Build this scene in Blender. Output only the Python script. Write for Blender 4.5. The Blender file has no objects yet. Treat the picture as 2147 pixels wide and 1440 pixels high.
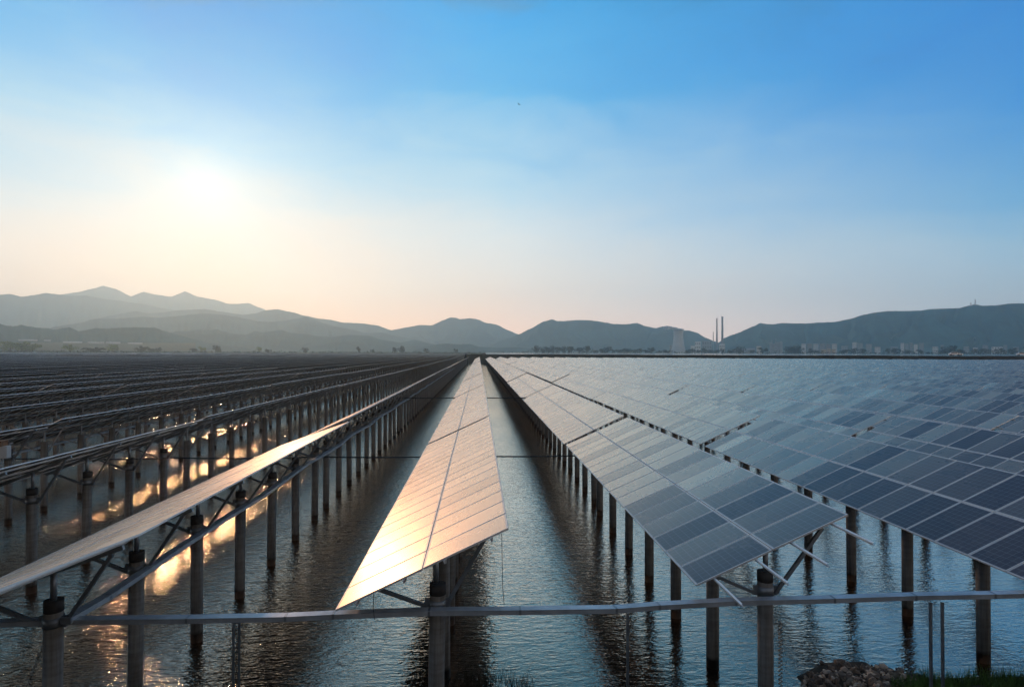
import bpy, math, random
from mathutils import Vector, Matrix, noise
random.seed(7)
R = math.radians
scn = bpy.context.scene
COL = scn.collection

# ------------------------------------------------------------------ camera
IW, IH, F = 2147.0, 1440.0, 1310.0
CAMZ = 7.66
YAW = math.atan(69.5 / F)
PITCH = math.atan(18.0 / F)
ROLL = R(0.13)
cam_d = bpy.data.cameras.new("camera")
cam = bpy.data.objects.new("camera", cam_d)
COL.objects.link(cam)
cam_d.sensor_width = 36.0
cam_d.lens = F / IW * 36.0
cam_d.clip_start = 0.05
cam_d.clip_end = 60000
CR = Matrix.Rotation(-YAW, 3, 'Z') @ Matrix.Rotation(R(90) + PITCH, 3, 'X') @ Matrix.Rotation(ROLL, 3, 'Z')
cam.matrix_world = Matrix.Translation((0, 0, CAMZ)) @ CR.to_4x4()
scn.camera = cam
CAM = Vector((0, 0, CAMZ))


def ray(px, py):
    return (CR @ Vector(((px - IW / 2) / F, (IH / 2 - py) / F, -1.0))).normalized()


def at_y(px, py, y):
    d = ray(px, py)
    return CAM + d * (y / d.y)


def at_z(px, py, z):
    d = ray(px, py)
    return CAM + d * ((z - CAMZ) / d.z)


def at_dist(px, py, D):
    d = ray(px, py)
    return CAM + d * (D / math.hypot(d.x, d.y))


def proj(p):
    q = CR.transposed() @ (Vector(p) - CAM)
    if q.z > -0.1:
        return None
    return (IW / 2 + F * q.x / -q.z, IH / 2 - F * q.y / -q.z)


# ------------------------------------------------------------------ light and sky
SUN = ray(428, 398)
sun_el = math.asin(SUN.z)
sun_az = math.atan2(SUN.x, SUN.y)
sd = bpy.data.lights.new("sun", 'SUN')
sd.energy = 0.56
sd.angle = R(2.5)
sd.color = (1.0, 0.60, 0.36)
so = bpy.data.objects.new("sun", sd)
so.rotation_euler = SUN.to_track_quat('Z', 'Y').to_euler()
COL.objects.link(so)

scn.view_settings.view_transform = 'Standard'
scn.view_settings.look = 'None'
scn.view_settings.gamma = 1.0
scn.view_settings.exposure = 0.76
scn.render.engine = 'CYCLES'
scn.cycles.use_denoising = True
scn.cycles.max_bounces = 7
scn.cycles.volume_bounces = 5
scn.cycles.sample_clamp_indirect = 6.0
scn.cycles.caustics_reflective = False
scn.cycles.caustics_refractive = False


def lin(c):
    o = []
    for v in c:
        v /= 255.0
        o.append(v / 12.92 if v <= 0.04045 else ((v + 0.055) / 1.055) ** 2.4)
    return (*o, 1.0)


class NT:
    """small node-tree helper"""

    def __init__(self, tree):
        self.t = tree
        tree.nodes.clear()

    def n(self, typ, **kw):
        nd = self.t.nodes.new(typ)
        for k, v in kw.items():
            setattr(nd, k, v)
        return nd

    def l(self, a, b):
        self.t.links.new(a, b)

    def put(self, sock, v):
        if hasattr(v, 'is_output'):
            self.l(v, sock)
        else:
            sock.default_value = v

    def m(self, op, a, b=None, c=None, clamp=False):
        nd = self.n('ShaderNodeMath', operation=op)
        nd.use_clamp = clamp
        self.put(nd.inputs[0], a)
        if b is not None:
            self.put(nd.inputs[1], b)
        if c is not None:
            self.put(nd.inputs[2], c)
        return nd.outputs[0]

    def ramp(self, fac, stops, interp='LINEAR'):
        nd = self.n('ShaderNodeValToRGB')
        nd.color_ramp.interpolation = interp
        e = nd.color_ramp.elements
        while len(e) < len(stops):
            e.new(0.5)
        for el, (p, c) in zip(e, stops):
            el.position = p
            el.color = c
        self.put(nd.inputs[0], fac)
        return nd.outputs[0]

    def mix(self, fac, a, b, blend='MIX'):
        nd = self.n('ShaderNodeMix', data_type='RGBA', blend_type=blend)
        self.put(nd.inputs[0], fac)
        self.put(nd.inputs[6], a)
        self.put(nd.inputs[7], b)
        return nd.outputs[2]

    def noise(self, vec, scale, detail=3, rough=0.5, dist=0.0):
        nd = self.n('ShaderNodeTexNoise')
        nd.inputs['Scale'].default_value = scale
        nd.inputs['Detail'].default_value = detail
        nd.inputs['Roughness'].default_value = rough
        nd.inputs['Distortion'].default_value = dist
        if vec is not None:
            self.l(vec, nd.inputs['Vector'])
        return nd.outputs['Fac']

    def mapping(self, vec, scale=(1, 1, 1), rot=(0, 0, 0), loc=(0, 0, 0)):
        nd = self.n('ShaderNodeMapping')
        nd.inputs['Scale'].default_value = scale
        nd.inputs['Rotation'].default_value = rot
        nd.inputs['Location'].default_value = loc
        self.l(vec, nd.inputs['Vector'])
        return nd.outputs[0]


world = bpy.data.worlds.new("World")
scn.world = world
world.use_nodes = True
w = NT(world.node_tree)
tc = w.n('ShaderNodeTexCoord')
vn = w.n('ShaderNodeVectorMath', operation='NORMALIZE')
w.l(tc.outputs['Generated'], vn.inputs[0])
sep = w.n('ShaderNodeSeparateXYZ')
w.l(vn.outputs[0], sep.inputs[0])
z = w.m('MAXIMUM', sep.outputs[2], 0.0)
dt = w.n('ShaderNodeVectorMath', operation='DOT_PRODUCT')
w.l(vn.outputs[0], dt.inputs[0])
dt.inputs[1].default_value = SUN
ang = w.m('ARCCOSINE', w.m('MINIMUM', dt.outputs['Value'], 0.999999))
azd = w.m('ABSOLUTE', w.m('SUBTRACT', w.m('ARCTAN2', sep.outputs[0], sep.outputs[1]), sun_az))   # azimuth away from the sun
cloud = w.noise(w.mapping(vn.outputs[0], (3.0, 3.0, 9.0), (0.3, 0.2, 0.5)), 1.5, 6, 0.55, 0.6)
zw = w.m('ADD', z, w.m('MULTIPLY', w.m('SUBTRACT', cloud, 0.5), w.m('MULTIPLY', z, -0.6)))
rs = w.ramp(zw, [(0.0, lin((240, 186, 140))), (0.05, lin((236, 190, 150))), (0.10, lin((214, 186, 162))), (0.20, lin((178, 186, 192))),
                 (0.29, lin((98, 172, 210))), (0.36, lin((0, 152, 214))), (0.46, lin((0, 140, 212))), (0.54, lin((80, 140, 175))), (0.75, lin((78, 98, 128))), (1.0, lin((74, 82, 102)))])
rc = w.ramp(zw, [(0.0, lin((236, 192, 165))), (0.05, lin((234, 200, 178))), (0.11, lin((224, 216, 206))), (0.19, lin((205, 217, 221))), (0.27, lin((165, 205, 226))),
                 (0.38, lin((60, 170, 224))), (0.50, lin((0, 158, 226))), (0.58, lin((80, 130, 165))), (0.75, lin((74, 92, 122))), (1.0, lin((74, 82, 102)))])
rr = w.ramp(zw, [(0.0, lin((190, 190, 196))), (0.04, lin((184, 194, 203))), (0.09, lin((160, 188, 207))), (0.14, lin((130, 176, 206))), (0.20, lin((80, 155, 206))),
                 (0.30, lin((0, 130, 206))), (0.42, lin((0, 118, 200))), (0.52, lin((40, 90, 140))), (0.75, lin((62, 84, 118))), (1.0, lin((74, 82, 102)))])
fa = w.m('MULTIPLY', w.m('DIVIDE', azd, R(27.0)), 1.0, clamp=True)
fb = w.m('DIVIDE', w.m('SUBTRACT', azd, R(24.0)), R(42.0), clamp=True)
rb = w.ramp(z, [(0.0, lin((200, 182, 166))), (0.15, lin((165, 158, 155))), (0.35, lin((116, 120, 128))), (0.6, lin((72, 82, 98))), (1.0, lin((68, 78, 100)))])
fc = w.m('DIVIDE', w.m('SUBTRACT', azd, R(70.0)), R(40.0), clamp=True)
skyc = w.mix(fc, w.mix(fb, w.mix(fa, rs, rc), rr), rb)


def gauss(width, amp):
    q = w.m('DIVIDE', ang, width)
    return w.m('MULTIPLY', w.m('EXPONENT', w.m('MULTIPLY', w.m('MULTIPLY', q, q), -1.0)), amp)


def scaled(col, fac):
    nd = w.n('ShaderNodeVectorMath', operation='SCALE')
    nd.inputs[0].default_value = col
    w.l(fac, nd.inputs['Scale'])
    return nd.outputs[0]


def vadd(a, b):
    nd = w.n('ShaderNodeVectorMath', operation='ADD')
    w.l(a, nd.inputs[0])
    w.l(b, nd.inputs[1])
    return nd.outputs[0]


g = vadd(vadd(scaled((1.0, 0.85, 0.60), gauss(R(2.4), 0.2)), scaled((1.0, 0.88, 0.68), gauss(R(6.0), 0.14))),
         scaled((0.95, 0.86, 0.74), gauss(R(12.0), 0.03)))
custom = w.n('ShaderNodeBackground')
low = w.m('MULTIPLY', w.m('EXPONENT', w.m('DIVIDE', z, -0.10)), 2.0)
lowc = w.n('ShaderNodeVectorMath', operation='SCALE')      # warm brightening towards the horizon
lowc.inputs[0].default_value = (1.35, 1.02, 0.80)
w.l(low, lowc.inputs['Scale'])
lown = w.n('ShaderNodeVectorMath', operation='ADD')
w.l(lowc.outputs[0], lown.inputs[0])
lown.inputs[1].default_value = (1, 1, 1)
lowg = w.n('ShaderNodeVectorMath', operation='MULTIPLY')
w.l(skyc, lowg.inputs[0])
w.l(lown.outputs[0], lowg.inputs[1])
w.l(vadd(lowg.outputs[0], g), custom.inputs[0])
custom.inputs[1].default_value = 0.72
nish = w.n('ShaderNodeTexSky', sky_type='NISHITA')
nish.sun_disc = False
nish.sun_elevation = sun_el
nish.sun_rotation = sun_az
nish.dust_density = 2.0
nb = w.n('ShaderNodeBackground')
w.l(nish.outputs[0], nb.inputs[0])
nb.inputs[1].default_value = 0.002
add = w.n('ShaderNodeAddShader')
w.l(custom.outputs[0], add.inputs[0])
w.l(nb.outputs[0], add.inputs[1])
wo = w.n('ShaderNodeOutputWorld')
w.l(add.outputs[0], wo.inputs[0])


# ------------------------------------------------------------------ materials
def mat(name, color=(0.5, 0.5, 0.5), rough=0.6, metal=0.0, var=0.0, vscale=3.0, bump=0.0, bscale=20.0, spec=None, ior=None, stretch=(1, 1, 1)):
    m_ = bpy.data.materials.new(name)
    m_.use_nodes = True
    t = NT(m_.node_tree)
    p = t.n('ShaderNodeBsdfPrincipled')
    o = t.n('ShaderNodeOutputMaterial')
    t.l(p.outputs[0], o.inputs[0])
    tcn = t.n('ShaderNodeTexCoord')
    vec = t.mapping(tcn.outputs['Object'], stretch)
    if var > 0:
        nz = t.noise(vec, vscale, 5, 0.6)
        a = tuple(c * (1 - var) for c in color) + (1,)
        b = tuple(min(1, c * (1 + var)) for c in color) + (1,)
        t.l(t.ramp(nz, [(0.3, a), (0.7, b)]), p.inputs['Base Color'])
        rgh = t.m('ADD', t.m('MULTIPLY', t.noise(vec, vscale * 2.3, 3), 0.25), rough - 0.12)
        t.l(rgh, p.inputs['Roughness'])
    else:
        p.inputs['Base Color'].default_value = (*color, 1)
        p.inputs['Roughness'].default_value = rough
    p.inputs['Metallic'].default_value = metal
    if ior:
        p.inputs['IOR'].default_value = ior
    if spec is not None:
        p.inputs['Specular IOR Level'].default_value = spec
    if bump > 0:
        b = t.n('ShaderNodeBump')
        b.inputs['Distance'].default_value = bump
        t.l(t.noise(vec, bscale, 5, 0.6), b.inputs['Height'])
        t.l(b.outputs[0], p.inputs['Normal'])
    return m_


ALU = mat("aluminium_frame", (0.90, 0.86, 0.82), 0.42, 0.25)
GALV = mat("galvanised_steel", (0.36, 0.38, 0.40), 0.45, 0.65, 0.25, 2.5)
TRAY = mat("galvanised_tray", (0.60, 0.62, 0.64), 0.45, 0.35, 0.25, 1.7)
SLEEVE = mat("dark_rubber_sleeve", (0.07, 0.062, 0.055), 0.8, 0, 0.3, 6)
BACK = mat("panel_backsheet", (0.07, 0.057, 0.046), 0.45, 0, 0.1, 1.0)
PINK = mat("far_structure_concrete", (0.56, 0.55, 0.53), 0.8, 0, 0.1, 0.05)


def make_concrete():
    m_ = bpy.data.materials.new("pile_concrete")
    m_.use_nodes = True
    t = NT(m_.node_tree)
    p = t.n('ShaderNodeBsdfPrincipled')
    o = t.n('ShaderNodeOutputMaterial')
    t.l(p.outputs[0], o.inputs[0])
    tcn = t.n('ShaderNodeTexCoord')
    sp = t.n('ShaderNodeSeparateXYZ')
    t.l(tcn.outputs['Object'], sp.inputs[0])
    streak = t.noise(t.mapping(tcn.outputs['Object'], (7, 7, 0.35)), 1.6, 5, 0.65)
    ring = t.noise(t.mapping(tcn.outputs['Object'], (0.6, 0.6, 5)), 1.4, 3, 0.6)
    c = t.ramp(t.m('ADD', t.m('MULTIPLY', streak, 0.65), t.m('MULTIPLY', ring, 0.35)),
               [(0.32, (0.13, 0.112, 0.094, 1)), (0.5, (0.28, 0.245, 0.205, 1)), (0.68, (0.45, 0.405, 0.35, 1))])
    # wet, algae-dark band left by the changing water level
    hgt = t.m('ADD', sp.outputs[2], t.m('MULTIPLY', t.noise(tcn.outputs['Object'], 4.0, 3), 0.25))
    wet = t.ramp(hgt, [(0.32, (1, 1, 1, 1)), (0.42, (0, 0, 0, 1))])
    c2 = t.mix(wet, c, (0.022, 0.018, 0.014, 1))
    t.l(c2, p.inputs['Base Color'])
    t.l(t.m('SUBTRACT', 0.8, t.m('MULTIPLY', wet, 0.35)), p.inputs['Roughness'])
    b = t.n('ShaderNodeBump')
    b.inputs['Distance'].default_value = 0.004
    t.l(t.noise(tcn.outputs['Object'], 30, 5, 0.6), b.inputs['Height'])
    t.l(b.outputs[0], p.inputs['Normal'])
    return m_


CONC = make_concrete()


def make_glass():
    m_ = bpy.data.materials.new("solar_glass")
    m_.use_nodes = True
    t = NT(m_.node_tree)
    p = t.n('ShaderNodeBsdfPrincipled')
    o = t.n('ShaderNodeOutputMaterial')
    t.l(p.outputs[0], o.inputs[0])
    uv = t.n('ShaderNodeUVMap')
    uv.uv_map = "UVMap"
    sp = t.n('ShaderNodeSeparateXYZ')
    t.l(uv.outputs[0], sp.inputs[0])

    def lines(sock, cells, wd, margin):
        # position inside the printed area, then distance to the nearest cell edge
        q = t.m('MULTIPLY', t.m('DIVIDE', t.m('SUBTRACT', sock, margin), 1 - 2 * margin), float(cells))
        f = t.m('FRACT', q)
        e = t.m('MINIMUM', f, t.m('SUBTRACT', 1.0, f))
        ln = t.m('LESS_THAN', e, wd)
        out = t.m('ADD', t.m('LESS_THAN', sock, margin), t.m('GREATER_THAN', sock, 1 - margin))
        return ln, out
    l1, o1 = lines(sp.outputs[0], 10, 0.022, 0.016)
    l2, o2 = lines(sp.outputs[1], 6, 0.022, 0.016)
    grid = t.m('MAXIMUM', l1, l2)
    edge = t.m('MINIMUM', t.m('ADD', o1, o2), 1.0)
    at = t.n('ShaderNodeAttribute')
    at.attribute_name = "tone"
    sepc = t.n('ShaderNodeSeparateColor')
    t.l(at.outputs['Color'], sepc.inputs[0])
    tone, bright = sepc.outputs[0], sepc.outputs[1]
    geo = t.n('ShaderNodeNewGeometry')
    dirt = t.noise(t.mapping(geo.outputs['Position'], (1, 0.6, 1)), 0.55, 5, 0.62, 0.6)
    fine = t.noise(geo.outputs['Position'], 7.0, 3, 0.6)
    cell = t.mix(tone, (0.020, 0.022, 0.050, 1), (0.052, 0.042, 0.066, 1))
    cell = t.mix(t.m('MULTIPLY', grid, 0.8), cell, (0.30, 0.31, 0.36, 1))
    cell = t.mix(edge, cell, (0.62, 0.60, 0.58, 1))
    dust = t.m('ADD', t.m('MULTIPLY', t.m('SUBTRACT', dirt, 0.35), 0.22), t.m('MULTIPLY', fine, 0.03), clamp=True)
    cell = t.mix(dust, cell, (0.30, 0.25, 0.20, 1))
    t.l(cell, p.inputs['Base Color'])
    p.inputs['Roughness'].default_value = 0.3
    p.inputs['IOR'].default_value = 1.4
    # dusty glass: weak mirror face-on, strong soft sheen at grazing view
    lw = t.n('ShaderNodeLayerWeight')
    lw.inputs['Blend'].default_value = 0.5
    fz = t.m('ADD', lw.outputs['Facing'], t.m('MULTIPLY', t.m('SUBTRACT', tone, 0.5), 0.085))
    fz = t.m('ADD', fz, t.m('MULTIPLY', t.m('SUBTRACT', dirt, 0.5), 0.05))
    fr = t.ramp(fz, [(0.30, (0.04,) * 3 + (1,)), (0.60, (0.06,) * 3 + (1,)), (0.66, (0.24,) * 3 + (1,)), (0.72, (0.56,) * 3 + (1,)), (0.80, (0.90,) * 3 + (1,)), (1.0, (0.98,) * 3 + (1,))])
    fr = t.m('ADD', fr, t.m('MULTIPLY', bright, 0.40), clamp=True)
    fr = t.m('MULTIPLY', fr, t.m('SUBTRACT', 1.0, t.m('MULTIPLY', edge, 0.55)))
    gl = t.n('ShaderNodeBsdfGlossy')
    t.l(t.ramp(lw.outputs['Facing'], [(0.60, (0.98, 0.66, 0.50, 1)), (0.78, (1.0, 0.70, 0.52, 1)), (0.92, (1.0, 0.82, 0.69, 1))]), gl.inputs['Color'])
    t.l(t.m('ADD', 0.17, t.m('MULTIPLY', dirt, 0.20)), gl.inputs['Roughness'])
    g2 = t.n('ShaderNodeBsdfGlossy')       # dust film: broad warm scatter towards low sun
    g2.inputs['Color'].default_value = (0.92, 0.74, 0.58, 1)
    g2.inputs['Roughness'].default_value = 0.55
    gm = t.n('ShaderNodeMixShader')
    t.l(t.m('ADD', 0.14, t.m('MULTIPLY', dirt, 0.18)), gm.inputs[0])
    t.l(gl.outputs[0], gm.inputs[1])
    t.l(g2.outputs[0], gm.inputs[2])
    mx = t.n('ShaderNodeMixShader')
    t.l(fr, mx.inputs[0])
    t.l(p.outputs[0], mx.inputs[1])
    t.l(gm.outputs[0], mx.inputs[2])
    t.l(mx.outputs[0], o.inputs[0])
    return m_


GLASS = make_glass()


def make_water():
    m_ = bpy.data.materials.new("pond_water")
    m_.use_nodes = True
    t = NT(m_.node_tree)
    p = t.n('ShaderNodeBsdfPrincipled')
    o = t.n('ShaderNodeOutputMaterial')
    t.l(p.outputs[0], o.inputs[0])
    tcn = t.n('ShaderNodeTexCoord')
    v = tcn.outputs['Object']
    p.inputs['Base Color'].default_value = (0.010, 0.009, 0.006, 1)
    p.inputs['Roughness'].default_value = 0.5
    p.inputs['Specular IOR Level'].default_value = 0.0
    n1 = t.noise(t.mapping(v, (1.0, 3.0, 1), (0, 0, R(9))), 1.5, 2, 0.5, 0.5)
    n2 = t.noise(t.mapping(v, (1.0, 2.9, 1), (0, 0, R(-14))), 3.9, 2, 0.5, 0.6)
    n3 = t.noise(t.mapping(v, (1.0, 2.0, 1), (0, 0, R(24))), 9.0, 2, 0.5, 0.5)
    n4 = t.noise(v, 0.07, 3, 0.5)
    calm = t.m('ADD', 0.35, t.m('MULTIPLY', n4, 1.3))
    h = t.m('ADD', t.m('ADD', t.m('MULTIPLY', n1, 0.046), t.m('MULTIPLY', n2, 0.028)), t.m('MULTIPLY', n3, 0.015))
    sy = t.n('ShaderNodeSeparateXYZ')
    t.l(v, sy.inputs[0])
    # sheltered, calmer water next to the near bank
    mr = t.n('ShaderNodeMapRange')
    t.l(sy.outputs[1], mr.inputs[0])
    for q, val in zip((1, 2, 3, 4), (15.0, 26.0, 0.60, 1.0)):
        mr.inputs[q].default_value = val
    mw = t.n('ShaderNodeMapRange')         # rougher, wind-blown water out to the left
    t.l(sy.outputs[0], mw.inputs[0])
    for q, val in zip((1, 2, 3, 4), (-1.0, -9.0, 0.50, 1.30)):
        mw.inputs[q].default_value = val
    h = t.m('MULTIPLY', t.m('MULTIPLY', t.m('MULTIPLY', h, calm), mr.outputs[0]), mw.outputs[0])
    b = t.n('ShaderNodeBump')
    b.inputs['Distance'].default_value = 1.0
    b.inputs['Strength'].default_value = 1.0
    t.l(h, b.inputs['Height'])
    lw = t.n('ShaderNodeLayerWeight')
    lw.inputs['Blend'].default_value = 0.5
    t.l(b.outputs[0], lw.inputs['Normal'])
    fr = t.ramp(lw.outputs['Facing'], [(0.0, (0.03,) * 3 + (1,)), (0.30, (0.10,) * 3 + (1,)), (0.50, (0.27,) * 3 + (1,)), (0.62, (0.55,) * 3 + (1,)), (0.78, (0.95,) * 3 + (1,))])
    gl = t.n('ShaderNodeBsdfGlossy')
    t.l(t.ramp(lw.outputs['Facing'], [(0.55, (1.0, 0.74, 0.56, 1)), (0.85, (1.0, 0.90, 0.78, 1))]), gl.inputs['Color'])
    gl.inputs['Roughness'].default_value = 0.02
    t.l(b.outputs[0], gl.inputs['Normal'])
    mx = t.n('ShaderNodeMixShader')
    t.l(fr, mx.inputs[0])
    t.l(p.outputs[0], mx.inputs[1])
    t.l(gl.outputs[0], mx.inputs[2])
    t.l(mx.outputs[0], o.inputs[0])
    return m_


WATER = make_water()
CALM = mat("calm_pond_surface", (0.9, 0.88, 0.86), 0.08, 1.0)
HILL = mat("wooded_hillside", (0.03, 0.095, 0.085), 0.95, 0, 0.5, 0.006, spec=0.1)
LAND = mat("farmland", (0.06, 0.075, 0.035), 0.95, 0, 0.4, 0.006, spec=0.1)
DIKE = mat("dike_earth", (0.055, 0.042, 0.026), 0.95, 0, 0.45, 0.3, 0.1, 3.0, spec=0.1)
BANK = mat("shore_soil", (0.09, 0.075, 0.055), 0.9, 0, 0.4, 1.3, 0.05, 8.0, spec=0.2)
FOL = mat("foliage_dark", (0.025, 0.04, 0.018), 0.9, 0, 0.5, 0.5, spec=0.2)
FOL2 = mat("foliage_light", (0.18, 0.25, 0.08), 0.9, 0, 0.4, 0.5, spec=0.2)
BARK = mat("bark", (0.06, 0.05, 0.04), 0.9)
GRASS = mat("grass_blades", (0.13, 0.22, 0.045), 0.8, 0, 0.5, 2.0, spec=0.3)
WEED = mat("dry_weeds", (0.06, 0.045, 0.025), 0.9, 0, 0.4, 2.0, spec=0.2)
ROCK = mat("rubble_stone", (0.52, 0.43, 0.34), 0.85, 0, 0.75, 3.2, 0.03, 9.0)
WALLW = mat("pale_plaster_wall", (0.72, 0.70, 0.66), 0.8, 0, 0.08, 0.05)
WALLY = mat("cream_wall", (0.62, 0.50, 0.33), 0.8, 0, 0.08, 0.05)
WALLG = mat("grey_concrete_wall", (0.26, 0.27, 0.28), 0.8, 0, 0.15, 0.05)
ROOF = mat("roof_sheet", (0.34, 0.33, 0.32), 0.6)
WINDOW = mat("window_glass", (0.03, 0.04, 0.05), 0.15)
PLASTIC = mat("greenhouse_film", (0.42, 0.44, 0.45), 0.4)
WHITEP = mat("white_paint", (0.78, 0.78, 0.76), 0.4)
TYRE = mat("tyre_rubber", (0.02, 0.02, 0.02), 0.8)
ROPE = mat("grey_cable", (0.05, 0.055, 0.06), 0.6)
ROPEW = mat("pale_rope", (0.50, 0.46, 0.38), 0.8)
BIRD = mat("dark_feathers", (0.02, 0.02, 0.025), 0.7)
RUST = mat("rusty_sheet", (0.30, 0.16, 0.08), 0.7, 0, 0.4, 4)


# ------------------------------------------------------------------ mesh helpers
class MB:
    def __init__(self):
        self.v, self.f, self.mi, self.uv, self.tone, self.sm = [], [], [], [], [], []

    def face(self, idx, mi=0, uv=None, tone=None, smooth=False):
        self.f.append(tuple(idx))
        self.mi.append(mi)
        self.uv.append(uv)
        self.tone.append(tone or (0.5, 0.0))
        self.sm.append(smooth)

    def beam(self, a, b, wd, ht, up=(0, 0, 1), mi=0):
        a, b = Vector(a), Vector(b)
        d = (b - a).normalized()
        u = Vector(up)
        s = d.cross(u)
        if s.length < 1e-4:
            s = d.cross(Vector((1, 0, 0)))
        s.normalize()
        u = s.cross(d).normalized()
        i = len(self.v)
        for q in (a, b):
            for sx, sy in ((-1, -1), (1, -1), (1, 1), (-1, 1)):
                self.v.append(q + s * (sx * wd / 2) + u * (sy * ht / 2))
        for fc in ((0, 1, 2, 3), (7, 6, 5, 4), (0, 4, 5, 1), (1, 5, 6, 2), (2, 6, 7, 3), (3, 7, 4, 0)):
            self.face([i + k for k in fc], mi)
        return self

    def box(self, x0, x1, y0, y1, z0, z1, mi=0):
        return self.beam(((x0 + x1) / 2, y0, (z0 + z1) / 2), ((x0 + x1) / 2, y1, (z0 + z1) / 2), x1 - x0, z1 - z0, mi=mi)

    def tube(self, a, b, r0, r1=None, n=12, mi=0, caps=True):
        r1 = r0 if r1 is None else r1
        a, b = Vector(a), Vector(b)
        d = (b - a).normalized()
        s = d.cross(Vector((0, 0, 1)))
        if s.length < 1e-3:
            s = Vector((1, 0, 0))
        s.normalize()
        u = s.cross(d)
        i = len(self.v)
        for q, r in ((a, r0), (b, r1)):
            for k in range(n):
                an = 2 * math.pi * k / n
                self.v.append(q + s * (math.cos(an) * r) + u * (math.sin(an) * r))
        for k in range(n):
            k2 = (k + 1) % n
            self.face((i + k, i + n + k, i + n + k2, i + k2), mi, smooth=True)
        if caps:
            self.face([i + k for k in range(n)], mi)
            self.face([i + n + k for k in reversed(range(n))], mi)
        return self

    def lathe(self, prof, n=24, c=(0, 0, 0), mi=0, cap=True):
        i = len(self.v)
        for r, zz in prof:
            for k in range(n):
                an = 2 * math.pi * k / n
                self.v.append(Vector((c[0] + r * math.cos(an), c[1] + r * math.sin(an), c[2] + zz)))
        for j in range(len(prof) - 1):
            for k in range(n):
                k2 = (k + 1) % n
                self.face((i + j * n + k, i + j * n + k2, i + (j + 1) * n + k2, i + (j + 1) * n + k), mi, smooth=True)
        if cap:
            self.face([i + (len(prof) - 1) * n + k for k in range(n)], mi)
            self.face([i + k for k in reversed(range(n))], mi)
        return self

    def mesh(self, name, mats):
        me = bpy.data.meshes.new(name)
        me.from_pydata([tuple(q) for q in self.v], [], self.f)
        for m_ in (mats if isinstance(mats, (list, tuple)) else [mats]):
            me.materials.append(m_)
        me.polygons.foreach_set("material_index", self.mi)
        me.polygons.foreach_set("use_smooth", self.sm)
        if any(u is not None for u in self.uv):
            uvl = me.uv_layers.new(name="UVMap")
            flat = []
            for fc, u in zip(self.f, self.uv):
                for k in range(len(fc)):
                    flat += list(u[k]) if u else [0.5, 0.5]
            uvl.data.foreach_set("uv", flat)
            ca = me.attributes.new("tone", 'FLOAT_COLOR', 'FACE')
            flat = []
            for a, b in self.tone:
                flat += [a, b, 0, 1]
            ca.data.foreach_set("color", flat)
        me.update()
        return me


def obj(name, me, parent=None, loc=None, rot=None):
    o = bpy.data.objects.new(name, me)
    COL.objects.link(o)
    if parent is not None:
        o.parent = parent
    if loc is not None:
        o.location = loc
    if rot is not None:
        o.rotation_euler = rot
    return o


def tag(o, label=None, cat=None, group=None, kind=None):
    if label:
        o['label'] = label
    if cat:
        o['category'] = cat
    if group:
        o['group'] = group
    if kind:
        o['kind'] = kind
    return o


# ------------------------------------------------------------------ solar tables
PW, PL, GAP = 0.992, 1.645, 0.022        # panel width along the row, length up the slope, gap
STEP = PW + GAP
TILT = R(24.8)


def rtone(rnd):
    b = 0.0
    q = rnd.random()
    if q < 0.11:
        b = rnd.uniform(0.5, 1.0)
    elif q < 0.30:
        b = rnd.uniform(0.1, 0.3)
    return (rnd.random(), b)


def add_panel(mb, M, tone):
    """one framed panel: glass, aluminium ring, sides, recessed backsheet. M maps (slope, row, normal) to the mesh"""
    hx, hy, fw, d = PL / 2, PW / 2, 0.013, 0.035
    i = len(mb.v)
    for a, b, zz in ((hx, hy, 0), (hx - fw, hy - fw, 0), (hx - fw, hy - fw, -0.002), (hx, hy, -d), (hx - 0.03, hy - 0.03, -d), (hx - 0.03, hy - 0.03, -0.008)):
        for sx, sy in ((-1, -1), (1, -1), (1, 1), (-1, 1)):
            mb.v.append(M(sx * a, sy * b, zz))
    uvq = [(0, 0), (1, 0), (1, 1), (0, 1)]
    mb.face([i + 8, i + 9, i + 10, i + 11], 0, uvq, tone)
    for k in range(4):
        k2 = (k + 1) % 4
        mb.face([i + k, i + k2, i + 4 + k2, i + 4 + k], 1)
        mb.face([i + 4 + k, i + 4 + k2, i + 8 + k2, i + 8 + k], 1)
        mb.face([i + k2, i + k, i + 12 + k, i + 12 + k2], 1)
        mb.face([i + 12 + k2, i + 12 + k, i + 16 + k, i + 16 + k2], 1)
        mb.face([i + 16 + k2, i + 16 + k, i + 20 + k, i + 20 + k2], 1)
    mb.face([i + 23, i + 22, i + 21, i + 20], 2)


_rn = random.Random(3)
PANELS = []
for k in range(14):
    mb = MB()
    tn = (_rn.random(), 0.0)
    if k in (3,):
        tn = (0.5, 0.9)
    elif k in (5, 9, 12):
        tn = (0.6, _rn.uniform(0.15, 0.35))
    ax, ay = _rn.gauss(0, 0.003), _rn.gauss(0, 0.002)
    add_panel(mb, lambda x, y, zz, ax=ax, ay=ay: Vector((x, y, zz + x * ax + y * ay)), tn)
    PANELS.append(mb.mesh("solar_panel", [GLASS, ALU, BACK]))

SPOS = (-0.84 - 0.45, -0.84 + 0.45, 0.84 - 0.45, 0.84 + 0.45)   # purlin places up the slope
PILE_TOP = 3.30
ZC = 3.86
PITCH_X = 6.68
XC0 = -0.98
PILE_OFF = 0.18

_c = {}


def cached(key, fn):
    if key not in _c:
        _c[key] = fn()
    return _c[key]


def pile_mesh(n=20):
    return MB().tube((0, 0, -1.2), (0, 0, PILE_TOP - 0.2), 0.152, 0.15, n).mesh("pile", CONC)


def sleeve_mesh(n=20):
    return MB().tube((0, 0, PILE_TOP - 0.2), (0, 0, PILE_TOP), 0.153, 0.153, n).mesh("pile_sleeve", SLEEVE)


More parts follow.
